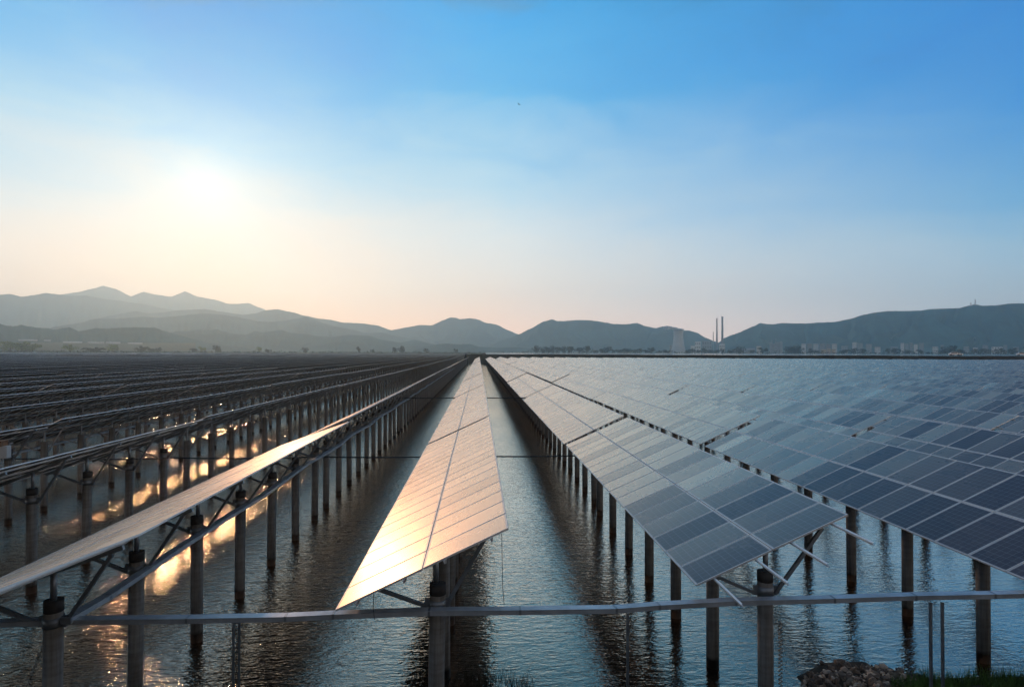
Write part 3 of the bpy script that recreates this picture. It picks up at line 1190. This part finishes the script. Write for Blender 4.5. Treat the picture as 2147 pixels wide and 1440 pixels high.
# low scrub between the trees: uncountable
scr = MB()
for q in range(5200):
    x = random.uniform(-60, 2200)
    if 1080 > x > 330 and random.random() < 0.25:
        continue
    D = random.uniform(1352, 1375)
    hh = (3.0 + 4.4 * max(0, noise.noise(Vector((x * 0.05, 0, 0))))) * random.uniform(0.3, 1.0) * (1.45 if x > 1090 else 1.0)
    p = at_dist(x, 738, D)
    p.z = 5.6 + hh * random.random()
    n = Vector((random.gauss(0, 1), random.gauss(0, 1), random.gauss(0, 1))).normalized()
    u = n.orthogonal().normalized() * random.uniform(0.5, 1.4)
    v = n.cross(u)
    i = len(scr.v)
    scr.v += [p - u, p - v, p + u, p + v]
    scr.face([i, i + 1, i + 2, i + 3])
tag(obj("scrub", scr.mesh("scrub", FOL)), "dark low scrub along the far shore under the hills", "scrub", kind="stuff")


# ------------------------------------------------------------------ power station
def building(name, x0, x1, ytop, ybase, D, wall, label, cat="building", depth=14, roof='flat', rows=0, cols=0, group=None, base_z=None, windows=True):
    a, b = at_dist(x0, ybase, D), at_dist(x1, ybase, D)
    zb = LZ - 1.4 if base_z is None else base_z
    zt = at_dist((x0 + x1) / 2, ytop, D).z
    c = (a + b) / 2
    wdt = (b - a).length
    an = math.atan2(b.y - a.y, b.x - a.x)
    root = bpy.data.objects.new(name, None)
    COL.objects.link(root)
    root.location = (c.x, c.y, zb)
    root.rotation_euler.z = an
    tag(root, label, cat, group)
    h = zt - zb
    if roof == 'gable':
        wh = h * 0.68
    else:
        wh = h
    obj("wall", MB().box(-wdt / 2, wdt / 2, 0, depth, 0, wh).mesh("wall", wall), root)
    if roof == 'flat':
        m_ = MB().box(-wdt / 2 - 0.4, wdt / 2 + 0.4, -0.4, depth + 0.4, wh + 0.01, wh + 0.8)
        obj("roof", m_.mesh("roof", ROOF), root)
    else:
        m_ = MB()
        hw = wdt / 2 + 0.5
        m_.v += [Vector(q) for q in ((-hw, -0.6, wh + 0.01), (hw, -0.6, wh + 0.01), (hw, depth + 0.6, wh + 0.01), (-hw, depth + 0.6, wh + 0.01), (-hw, depth / 2, h), (hw, depth / 2, h))]
        for fc in ((0, 1, 5, 4), (2, 3, 4, 5), (0, 4, 3), (1, 2, 5), (3, 2, 1, 0)):
            m_.face(fc)
        obj("roof", m_.mesh("roof", PLASTIC if roof == 'gable' and wall is PLASTIC else ROOF), root)
    if windows and rows and cols:
        wm = cached(("win", round(wdt / cols * 0.45, 1), round(wh / rows * 0.45, 1)),
                    lambda: MB().box(-wdt / cols * 0.22, wdt / cols * 0.22, -0.12, 0.05, -wh / rows * 0.22, wh / rows * 0.22).mesh("window", WINDOW))
        for r_ in range(rows):
            for cc in range(cols):
                obj("window", wm, root, (-wdt / 2 + (cc + 0.5) * wdt / cols, 0, (r_ + 0.5) * wh / rows))
    return root


PD = 2700.0


def ground_at(px, D):
    p = at_dist(px, 738, D)
    p.z = LZ - 1.4
    return p


ct_ = ground_at(1422.5, PD)
s_ = PD / F
Ht = at_dist(1422, 693, PD).z - ct_.z
prof = []
for k in range(15):
    q = k / 14
    rr_ = 9.4 + 6.4 * max(0, (0.78 - q) / 0.78) ** 1.7 + 0.6 * max(0, q - 0.78) / 0.22
    prof.append((rr_ * s_, q * Ht))
mb = MB()
mb.lathe(prof, 40, cap=False)
mb.lathe([(r_ - 1.2, zz) for r_, zz in prof], 40, cap=False)
i = len(mb.v)
tower = bpy.data.objects.new("cooling_tower", None)
COL.objects.link(tower)
tower.location = ct_
tag(tower, "wide waisted concrete cooling tower steaming in front of the hill", "cooling tower")
obj("shell", mb.mesh("shell", PINK), tower)
obj("rim", MB().lathe([(prof[-1][0] - 1.6, Ht), (prof[-1][0] + 0.8, Ht), (prof[-1][0] + 0.8, Ht + 2.2), (prof[-1][0] - 1.6, Ht + 2.2), (prof[-1][0] - 1.6, Ht)], 40, cap=False).mesh("rim", PINK), tower)


def chimney(px, ytop, w0, w1, label):
    b = ground_at(px, PD - 60)
    Hh = at_dist(px, ytop, PD - 60).z - b.z
    root = bpy.data.objects.new("chimney_stack", None)
    COL.objects.link(root)
    root.location = b
    tag(root, label, "chimney", "chimneys of the power station")
    obj("shaft", MB().lathe([(w0 * s_ / 2, 0), (w0 * s_ * 0.42, Hh * 0.45), (w1 * s_ / 2, Hh - 4)], 20, cap=False).mesh("shaft", WALLG), root)
    obj("cap", MB().lathe([(w1 * s_ / 2 + 0.3, Hh - 4), (w1 * s_ / 2 + 0.5, Hh), (w1 * s_ * 0.3, Hh + 0.01)], 20).mesh("cap", WALLG), root)


chimney(1514.6, 663.5, 5.0, 3.4, "tallest and thickest chimney with a wisp of smoke at its top")
chimney(1503.2, 667.5, 3.8, 2.4, "tall thin chimney just left of the tallest one")
chimney(1495.6, 696, 2.0, 1.3, "shortest chimney, a thin stick left of the two tall ones")


def puff(name, spots, dens, label):
    mb = MB()
    rnd = random.Random(len(spots))
    for px, py, rx, ry in spots:
        c = at_dist(px, py, PD - 30)
        n, m = 14, 9
        i = len(mb.v)
        for a in range(m + 1):
            th = math.pi * a / m
            for b in range(n):
                ph = 2 * math.pi * b / n
                d = Vector((math.sin(th) * math.cos(ph) * rx * s_, math.sin(th) * math.sin(ph) * rx * s_ * 0.8, math.cos(th) * ry * s_))
                mb.v.append(c + d * (1 + 0.25 * noise.noise(Vector((ph * 1.5 + px, th * 2, 0)))))
        for a in range(m):
            for b in range(n):
                b2 = (b + 1) % n
                mb.face([i + a * n + b, i + (a + 1) * n + b, i + (a + 1) * n + b2, i + a * n + b2], 0, smooth=True)
    m_ = bpy.data.materials.new("steam")
    m_.use_nodes = True
    t = NT(m_.node_tree)
    v = t.n('ShaderNodeVolumePrincipled')
    v.inputs['Color'].default_value = (1, 1, 1, 1)
    v.inputs['Anisotropy'].default_value = 0.3
    v.inputs['Density'].default_value = dens
    o = t.n('ShaderNodeOutputMaterial')
    t.l(v.outputs[0], o.inputs['Volume'])
    tag(obj(name, mb.mesh(name, m_)), label, "steam", kind="stuff")


puff("steam", [(1424, 691.0, 10, 2.2), (1414, 688.5, 7, 2.8), (1405, 687, 6, 3.0), (1399, 690, 5, 2.2), (1395, 686, 4, 2.2)], 0.6, "white steam drifting left off the cooling tower")
puff("smoke", [(1513, 661.8, 2.2, 0.7), (1508.5, 661.6, 1.6, 0.5)], 0.08, "faint smoke wisp at the top of the tallest chimney")

building("boiler_house", 1472, 1492, 715, 738, PD, WALLG, "big grey boiler house between the cooling tower and the chimneys", depth=50, rows=3, cols=4)
building("power_building", 1457, 1469, 716.5, 738, PD - 30, WALLW, "tall white building between cooling tower and chimneys", depth=30, rows=3, cols=3)
building("power_building", 1448, 1456.5, 725, 738, PD - 40, WALLW, "low white building at the foot of the tall white one", depth=25, rows=1, cols=3)
building("power_building", 1404, 1408, 723, 738, PD - 40, WALLG, "small dark tower block left of the cooling tower", depth=12, rows=3, cols=1)
building("power_building", 1508, 1520, 721, 738, PD - 90, WALLW, "pale building at the foot of the tallest chimney", depth=20, rows=2, cols=3)

# silo group
sg = ground_at(1628, 2400)
k_ = 2400 / F
for q, (px, yt, wd, lb) in enumerate([(1617.5, 718, 6.5, "leftmost grey silo of the silo group"), (1624, 720, 6, "second grey silo from the left in the silo group"),
                                      (1631, 717, 7, "third grey silo, beside the thin lift tower"), (1637.5, 715, 6, "rightmost grey silo of the silo group")]):
    p = ground_at(px, 2400)
    hh = at_dist(px, yt, 2400).z - p.z
    root = bpy.data.objects.new("silo", None)
    COL.objects.link(root)
    root.location = p
    tag(root, lb, "silo", "silos right of the chimneys")
    obj("silo_body", MB().lathe([(wd * k_ / 2, 0), (wd * k_ / 2, hh * 0.9)], 18, cap=False).mesh("silo_body", WALLG), root)
    obj("roof", MB().lathe([(wd * k_ / 2 + 0.4, hh * 0.9), (0.5, hh)], 18).mesh("roof", ROOF), root)
building("lift_tower", 1625.5, 1628, 710.5, 738, 2395, WALLG, "thin dark lift tower rising from the silo group", depth=5, rows=4, cols=1)
building("lift_tower", 1618, 1620, 714, 738, 2395, WALLG, "short lift tower at the left of the silo group", depth=5, rows=3, cols=1)
building("warehouse", 1538, 1562, 731, 738, 1900, PLASTIC, "low pale gabled shed right of the chimneys", depth=16, roof='gable')
building("warehouse", 1562, 1583, 730, 738, 1900, WALLG, "low grey gabled shed between the pale shed and the white house", depth=16, roof='gable')
building("house", 1586, 1596, 726, 738, 1880, WALLW, "white two-storey house left of the silos", depth=10, rows=2, cols=3)
# town below the right hill
building("cream_building", 1722, 1733, 733, 741, 1500, WALLY, "left block of the cream buildings by the far road", depth=9, rows=2, cols=4)
building("cream_building", 1734.5, 1742, 731.5, 741, 1502, WALLY, "taller middle block of the cream buildings by the far road", depth=9, rows=3, cols=2)
building("cream_building", 1743.5, 1752, 732.5, 741, 1500, WALLY, "right block of the cream buildings by the far road", depth=9, rows=2, cols=3)
TG = "town buildings at the foot of the right hill"
tn_ = [(1680, 1690, 721), (1692, 1703, 720.5), (1705, 1716, 721), (1718, 1730, 720.5), (1732, 1742, 721.5), (1744, 1755, 721), (1764, 1778, 726), (1787, 1796, 718), (1798, 1809, 720),
       (1816, 1828, 722), (1834, 1846, 728), (1866, 1882, 727), (1888, 1896, 719.5), (1898, 1905, 721), (1907, 1914, 719), (1916, 1924, 722), (1927, 1937, 720), (1955, 1967, 727),
       (1972, 1980, 724), (2020, 2032, 727), (2040, 2050, 729), (2060, 2072, 724), (2079, 2102, 727.5), (2104, 2112, 724), (2124, 2136, 728)]
for k, (x0, x1, yt) in enumerate(tn_):
    nr = max(1, int((737 - yt) / 3))
    building("apartment_building", x0, x1, yt, 738, 2350 + 20 * (k % 3), [WALLW, WALLG, WALLW, WALLG, WALLG][k % 5],
             f"{['white', 'grey'][0 if k % 5 in (0, 2) else 1]} {'low' if yt > 725 else 'tall'} town building, {ordinal(k + 1)} from the left below the right hill", depth=12,
             rows=nr, cols=4, group=TG)
# greenhouses on the left
for k, (x0, x1, yt) in enumerate([(38, 78, 711.5), (92, 106, 712.5), (132, 172, 716), (184, 218, 717), (222, 252, 717), (268, 298, 718.5)]):
    b = building("greenhouse", x0, x1, yt, 738, 2300, PLASTIC, f"long pale greenhouse roof, {ordinal(k + 1)} from the left under the misty hills", "greenhouse", depth=30, roof='gable',
                 group="greenhouses under the left hills", base_z=at_dist(x0, yt + 3.2, 2300).z)
slope_ = MB()
for x in range(-80, 420, 10):
    for D, py in ((2150, 733), (2298, 722), (2420, 719), (2480, 717), (2560, 735)):
        p = at_dist(x, py + 2.0 * (x / 400), D)
        slope_.v.append(p)
ncol = len(range(-80, 420, 10))
for i in range(ncol - 1):
    for j in range(4):
        a = i * 5 + j
        slope_.face([a, a + 5, a + 6, a + 1], smooth=True)
tag(obj("terraced_ground", slope_.mesh("terraced_ground", LAND)), kind="structure")

# masts on the right ridge
for px, yt, yb, lb in ((2045, 627.5, 640, "tall thin lattice mast on the crest of the right hill"), (2035.5, 634, 642, "short mast left of the tall one on the right hill crest")):
    b = at_dist(px, yb, 3240)
    hh = at_dist(px, yt, 3240).z - b.z
    root = bpy.data.objects.new("radio_mast", None)
    COL.objects.link(root)
    root.location = b
    tag(root, lb, "mast", "masts on the right hill")
    m_ = MB()
    for sx, sy in ((-1, -1), (1, -1), (1, 1), (-1, 1)):
        m_.beam((sx * 2.0, sy * 2.0, 0), (sx * 0.6, sy * 0.6, hh), 0.9, 0.9)
    for q in range(6):
        w0, w1 = 2.0 - 1.4 * q / 6, 2.0 - 1.4 * (q + 1) / 6
        m_.beam((-w0, -w0, hh * q / 6), (w1, -w1, hh * (q + 1) / 6), 0.5, 0.5)
        m_.beam((w0, w0, hh * q / 6), (-w1, w1, hh * (q + 1) / 6), 0.5, 0.5)
    obj("lattice", m_.mesh("lattice", GALV), root)
    obj("antenna", MB().box(-1.6, 1.6, -1, 1, hh * 0.8, hh * 0.88).mesh("antenna", WHITEP), root)


# cars on the far dike road
def car(px, D, zb, label):
    p = at_dist(px, 741, D)
    root = bpy.data.objects.new("parked_car", None)
    COL.objects.link(root)
    root.location = (p.x, p.y, zb)
    root.rotation_euler.z = -0.45
    tag(root, label, "car", "white cars on the far dike")
    prof = [(-2.2, 0.35), (2.2, 0.35), (2.25, 0.8), (1.3, 0.95), (0.8, 1.45), (-1.1, 1.48), (-1.8, 1.0), (-2.2, 0.9)]
    m_ = MB()
    for sy in (-0.85, 0.85):
        for x, zz in prof:
            m_.v.append(Vector((x, sy, zz)))
    n = len(prof)
    m_.face(range(n))
    m_.face([n + q for q in reversed(range(n))])
    for q in range(n):
        q2 = (q + 1) % n
        m_.face([q2, q, n + q, n + q2])
    obj("body", m_.mesh("body", WHITEP), root)
    obj("window", MB().box(-1.3, 0.9, -0.87, 0.87, 0.98, 1.36).mesh("window", WINDOW), root)
    for x in (-1.4, 1.4):
        for sy in (-0.8, 0.8):
            obj("wheel", MB().tube((x, sy - 0.1, 0.33), (x, sy + 0.1, 0.33), 0.33, 0.33, 12).mesh("wheel", TYRE), root)


car(2001, 345, 6.55, "white car on the far dike, third from the right edge")
car(2006, 346, 6.55, "white car on the far dike right behind another white car")
car(2143, 392, 6.55, "white car on the far dike at the right edge of the photo")


# ------------------------------------------------------------------ near trays, cables, ropes
def polytray(name, pts, wd, ht, label, cat, supports=(), m_=TRAY):
    """flat-lidded cable tray following points; joints show as narrow raised straps"""
    root = bpy.data.objects.new(name, None)
    COL.objects.link(root)
    root.location = pts[0]
    o0 = Vector(pts[0])
    tag(root, label, cat)
    b, s = MB(), MB()
    lid = MB()
    P = [Vector(p) - o0 for p in pts]
    for k in range(len(P) - 1):
        b.beam(P[k], P[k + 1], wd, ht)
        up = Vector((0, 0, ht / 2 + 0.004))
        lid.beam(P[k] + up, P[k + 1] + up, wd + 0.02, 0.006)
        if k < 25:
            dn = (P[k + 1] - P[k]).normalized() * 0.02
            obj("joint_strap", MB().beam(P[k] - dn + up * 0.1, P[k] + dn + up * 0.1, wd + 0.012, ht + 0.014).mesh("joint_strap", GALV), root)
    obj("channel", b.mesh("channel", m_), root)
    obj("lid", lid.mesh("lid", m_), root)
    for (a, c) in supports:
        sp = MB()
        a, c = Vector(a) - o0, Vector(c) - o0
        sp.beam(a + Vector((-0.02, 0, 0)), c + Vector((-0.02, 0, 0)), 0.045, 0.004, up=(0, 1, 0))
        sp.beam(a + Vector((-0.04, 0.02, 0)), c + Vector((-0.04, 0.02, 0)), 0.004, 0.045, up=(0, 1, 0))
        obj("support_leg", sp.mesh("support_leg", GALV), root)
    return root


TZ = 2.9
cross = [(-60, 1309), (135, 1301), (395, 1298), (600, 1294), (700, 1289), (900, 1282), (1090, 1280), (1290, 1277), (1380, 1270), (1540, 1261), (1745, 1256), (1915, 1250), (2080, 1247), (2210, 1244)]
cpts = [at_z(x, y, TZ) for x, y in cross]
sup = []
for px, pb in ((487, 1440), (499, 1440), (1322, 1440), (1964, 1425), (1989, 1425)):
    t_ = at_z(px, 1285 if px < 1700 else 1262, TZ)
    sup.append(((t_.x, t_.y + 0.12, TZ - 0.05), (t_.x, t_.y + 0.12, -0.3)))
polytray("cable_tray", cpts, 0.17, 0.085, "long galvanised cable tray crossing the foreground from edge to edge", "cable tray", sup)

xr = XC0 - PITCH_X + 0.2 + 0.31
polytray("cable_tray", [(xr - 0.02, 11.35, TZ + 0.06)] + [(xr + 0.04 * math.sin(k * 2.1), 12.5 + 2.87 * k, TZ + 0.02 + 0.05 * math.sin(k * 1.7)) for k in range(60)], 0.17, 0.09,
         "galvanised cable tray running along the piles of the first row left of the middle", "cable tray")
xr3 = XC0 - 3 * PITCH_X - 0.75
polytray("cable_tray", [(xr3, 20 + 3.0 * k, TZ + 0.04 * math.sin(k * 1.3)) for k in range(60)], 0.17, 0.10,
         "blue-grey cable tray along the third row left of the middle row", "cable tray")

jb = bpy.data.objects.new("junction_box", None)
COL.objects.link(jb)
p = at_y(8, 945, 26.2)
jb.location = p
tag(jb, "white junction box with rusty lid at the left edge beside a pile", "junction box")
obj("box_body", MB().box(-0.45, 0.2, -0.12, 0.12, -0.28, 0.2).mesh("box_body", WHITEP), jb)
obj("lid", MB().box(-0.6, 0.02, -0.2, 0.2, 0.2, 0.42).mesh("lid", RUST), jb)
cb = MB()
for k in range(4):
    a = Vector((-0.35 + 0.12 * k, -0.05, -0.28))
    for q in range(6):
        b_ = a + Vector((0.04 * math.sin(q + k), 0.0, -0.13))
        cb.tube(a, b_, 0.018, 0.018, 6)
        a = b_
obj("cables", cb.mesh("cables", WHITEP), jb)


def cable(name, pts, r_, label, m_=ROPE, cat="cable"):
    mb = MB()
    o0 = Vector(pts[0])
    for a, b_ in zip(pts[:-1], pts[1:]):
        mb.tube(Vector(a) - o0, Vector(b_) - o0, r_, r_, 6)
    return tag(obj(name, mb.mesh(name, m_), None, o0), label, cat)


def span(y, zz, x0, x1, sag=0.05):
    out = []
    x = x0
    while x < x1:
        q = ((x - XC0) / PITCH_X) % 1.0
        out.append(Vector((x, y, zz - sag * 4 * q * (1 - q))))
        x += 0.8
    out.append(Vector((x1, y, zz)))
    return out


cable("cross_cable", span(30.25, 2.66, -21.5, 7.6), 0.035, "dark cable spanning between the rows at their first gap, low over the water")
cable("cross_cable", span(60.0, 3.3, -8, 7.6), 0.05, "second dark cable across the water lane farther back")
a = at_y(1052, 1118, 11.15)
cable("hanging_wire", [a, a + Vector((0.01, 0, -0.6)), a + Vector((0.02, 0.02, -0.95)), a + Vector((0.05, 0.1, -1.3))], 0.006, "thin wire hanging from the right corner of the middle table")
a = at_y(783, 1240, 11.15)
cable("hanging_wire", [a, a + Vector((0.0, 0, -0.3)), a + Vector((0.01, 0.05, -0.5))], 0.006, "short wire hanging under the low left corner of the middle table")

# pale knotted strap on the pile of the first row right
pz = [at_y(1636, y, 12.62) for y in (1300, 1345, 1390, 1440, 1490)]
ch = MB()
o0 = pz[0]
x_, y_ = pz[0].x, pz[0].y
for k in range(44):
    zz = -0.042 * k
    ch.beam((0.0, 0, zz), (0.045 if k % 2 else -0.045, 0.0, zz - 0.03), 0.022, 0.014)
    ch.beam((0.045 if k % 2 else -0.045, 0, zz - 0.03), (0, 0, zz - 0.042), 0.022, 0.014)
tag(obj("woven_strap", ch.mesh("woven_strap", ROPEW), None, o0), "pale woven strap hanging down the nearest right-hand pile", "strap")

# ------------------------------------------------------------------ rubble, grass, weeds at the near shore
rr_ = random.Random(77)
RM = []
for k in range(8):
    mb = MB()
    n, m = 6, 4
    for a in range(m + 1):
        th = math.pi * a / m
        for b in range(n):
            ph = 2 * math.pi * b / n
            d = Vector((math.sin(th) * math.cos(ph), math.sin(th) * math.sin(ph) * 0.75, math.cos(th) * 0.5))
            mb.v.append(d * (1 + 0.9 * noise.noise(d * 1.1 + Vector((k * 7.3, 0, 0))) + rr_.uniform(-0.06, 0.06)))
    for a in range(m):
        for b in range(n):
            b2 = (b + 1) % n
            mb.face([a * n + b, (a + 1) * n + b, (a + 1) * n + b2, a * n + b2])
    RM.append(mb.mesh("rock", ROCK))
big = [(1758, 1378, 22, "upright tan boulder at the top left of the rubble pile"), (1778, 1384, 20, "largest light boulder on top of the rubble pile"), (1812, 1392, 18, "dark grey boulder in the middle top of the rubble pile"),
       (1889, 1398, 20, "flat dark block at the right top of the rubble pile"), (1724, 1380, 11, "small pale stone alone left of the top boulders"), (1832, 1404, 13, "tan stone right of the middle of the pile"),
       (1700, 1402, 14, "dark stone at the left edge of the rubble by the water"), (1712, 1412, 17, "low brown boulder at the lower left of the rubble pile"), (1748, 1404, 13, "grey stone under the upright tan boulder"),
       (1768, 1412, 12, "orange-lit stone below the largest boulder"), (1737, 1420, 14, "mid grey stone near the lower left of the pile"), (1853, 1396, 12, "grey stone left of the flat dark block")]
for k, (px, py, sz, lb) in enumerate(big):
    p = at_z(px, py + 9, 0.06)
    o = obj("rock", RM[k % 8], None, p, (rr_.uniform(-0.4, 0.4), rr_.uniform(-0.4, 0.4), rr_.uniform(0, 6)))
    sc = sz / F * 15 * 0.62
    o.scale = (sc, sc, sc * 1.1)
    tag(o, lb, "rock", "larger rocks of the rubble pile")
nt_ = ROCK.node_tree
pb = [n for n in nt_.nodes if n.type == 'BSDF_PRINCIPLED'][0]
old = pb.inputs['Base Color'].links[0].from_socket
gm_ = nt_.nodes.new('ShaderNodeNewGeometry')
rp_ = nt_.nodes.new('ShaderNodeValToRGB')
el = rp_.color_ramp.elements
el[0].color = (0.22, 0.20, 0.19, 1)
el[1].color = (1.9, 1.8, 1.7, 1)
el.new(0.6).color = (0.62, 0.56, 0.52, 1)
nt_.links.new(gm_.outputs['Random Per Island'], rp_.inputs[0])
ml = nt_.nodes.new('ShaderNodeMix')
ml.data_type, ml.blend_type = 'RGBA', 'MULTIPLY'
ml.inputs[0].default_value = 1.0
nt_.links.new(old, ml.inputs[6])
nt_.links.new(rp_.outputs[0], ml.inputs[7])
nt_.links.new(ml.outputs[2], pb.inputs['Base Color'])
gv = MB()
for k in range(1000):
    px, py = rr_.uniform(1675, 1940), rr_.uniform(1388, 1465)
    lim = 1390 + 30 * ((px - 1800) / 120) ** 2 + rr_.uniform(0, 14)
    if py < lim:
        continue
    p = at_z(px, py, 0.02 + rr_.uniform(-0.04, 0.05))
    src = RM[k % 8]
    sc = rr_.choice((0.03, 0.04, 0.05, 0.07, 0.10, 0.13)) * rr_.uniform(0.8, 1.2)
    M = Matrix.Translation(p) @ Matrix.Rotation(rr_.uniform(0, 6.3), 4, Vector((rr_.random(), rr_.random(), rr_.random())).normalized()) @ Matrix.Scale(sc, 4)
    i = len(gv.v)
    gv.v += [M @ v.co for v in src.vertices]
    for f in src.polygons:
        gv.face([i + q for q in f.vertices])
tag(obj("rubble", gv.mesh("rubble", ROCK)), "broken stones heaped at the water's edge, lower right", "rubble", kind="stuff")


def blades(name, region, n, hmin, hmax, m_, label, wdt=0.012, lean=0.35, zz=0.05):
    mb = MB()
    for k in range(n):
        px = rr_.uniform(region[0], region[1])
        py = rr_.uniform(region[2], region[3])
        p = at_z(px, py, zz)
        if noise.noise(Vector((px * 0.03, py * 0.05, 2))) < -0.15:
            continue
        h = rr_.uniform(hmin, hmax)
        a = rr_.uniform(0, 6.28)
        d = Vector((math.cos(a), math.sin(a), 0))
        s = Vector((-d.y, d.x, 0)) * wdt / 2
        q1 = p + d * (h * lean * 0.3) + Vector((0, 0, h * 0.6))
        q2 = p + d * (h * lean * rr_.uniform(0.6, 1.6)) + Vector((0, 0, h))
        i = len(mb.v)
        mb.v += [p - s, p + s, q1 + s * 0.7, q1 - s * 0.7, q2]
        mb.face([i, i + 1, i + 2, i + 3])
        mb.face([i + 3, i + 2, i + 4])
    return tag(obj(name, mb.mesh(name, m_)), label, "grass" if m_ is GRASS else "weeds", kind="stuff")


blades("grass", (1900, 2240, 1432, 1500), 9000, 0.15, 0.5, GRASS, "green grass at the water's edge in the lower right corner")
blades("weeds", (850, 1120, 1428, 1490), 1500, 0.15, 0.5, WEED, "sparse dry weeds at the bottom centre beside the middle piles", 0.010, 0.5)
blades("grass_tufts", (1870, 1960, 1425, 1470), 700, 0.08, 0.25, GRASS, "thin grass between the rubble and the lower right corner", 0.010, 0.5)

# dry flower stalk at lower left
st = MB()
pts = [at_y(x, y, 13.2) for x, y in ((55, 1470), (62, 1430), (72, 1400), (80, 1380), (90, 1355), (100, 1338))]
o0 = pts[0]
for a, b_ in zip(pts[:-1], pts[1:]):
    st.tube(a - o0, b_ - o0, 0.012, 0.009, 6)
hd = MB()
for k in range(60):
    q = rr_.uniform(0.5, 4.95)
    a = pts[int(q)].lerp(pts[int(q) + 1], q % 1) - o0
    d = Vector((rr_.gauss(0, 1), rr_.gauss(0, 1), rr_.gauss(0, 1))).normalized()
    u = d.orthogonal().normalized() * rr_.uniform(0.02, 0.045)
    a = a + d * 0.03
    i = len(hd.v)
    hd.v += [a - u, a - d.cross(u), a + u, a + d.cross(u)]
    hd.face([i, i + 1, i + 2, i + 3])
sk = bpy.data.objects.new("dry_plant", None)
COL.objects.link(sk)
sk.location = o0
tag(sk, "dry brown plant stalk leaning over the water at the lower left", "plant")
obj("stem", st.mesh("stem", WEED), sk)
obj("seed_heads", hd.mesh("seed_heads", ROPEW), sk)

# bird
bp = at_y(1088, 219, 70)
bd = bpy.data.objects.new("bird", None)
COL.objects.link(bd)
bd.location = bp
bd.rotation_euler = (0, 0.5, 0.4)
bd.scale = (0.6, 0.6, 0.6)
tag(bd, "small dark bird flying high right of the centre", "bird")
bm_ = MB()
bm_.lathe([(0.005, -0.22), (0.05, -0.12), (0.07, 0), (0.05, 0.12), (0.035, 0.17), (0.01, 0.24)], 8)
for v in bm_.v:
    v.y, v.z = v.z, v.y
obj("body", bm_.mesh("body", BIRD), bd)
for sgn in (-1, 1):
    wm = MB()
    for zz in (0.0, 0.012):
        wm.v += [Vector((sgn * 0.04, -0.07, zz)), Vector((sgn * 0.04, 0.09, zz)), Vector((sgn * 0.22, 0.10, zz + 0.08)), Vector((sgn * 0.42, -0.06, zz + 0.05)), Vector((sgn * 0.2, -0.05, zz + 0.07))]
    wm.face((0, 1, 2, 4))
    wm.face((4, 2, 3))
    wm.face((5, 9, 7, 6))
    wm.face((9, 8, 7))
    for q, q2 in ((0, 1), (1, 2), (2, 3), (3, 4), (4, 0)):
        wm.face((q, q2, q2 + 5, q + 5))
    obj("wing", wm.mesh("wing", BIRD), bd)

# ------------------------------------------------------------------ haze: one closed box of even air
hz = bpy.data.materials.new("haze_air")
hz.use_nodes = True
t = NT(hz.node_tree)
v = t.n('ShaderNodeVolumePrincipled')
v.inputs['Color'].default_value = (0.74, 0.95, 1.0, 1)
v.inputs['Density'].default_value = 1.85e-4
v.inputs['Anisotropy'].default_value = 0.69
o = t.n('ShaderNodeOutputMaterial')
t.l(v.outputs[0], o.inputs['Volume'])
hb = MB().box(-10000, 10000, -400, 9400, -2.5, 905)
tag(obj("haze", hb.mesh("haze", hz)), "pale blue haze over the water and the hills", "haze", kind="stuff")
print("tables", len(vis), "objects", len(bpy.data.objects))
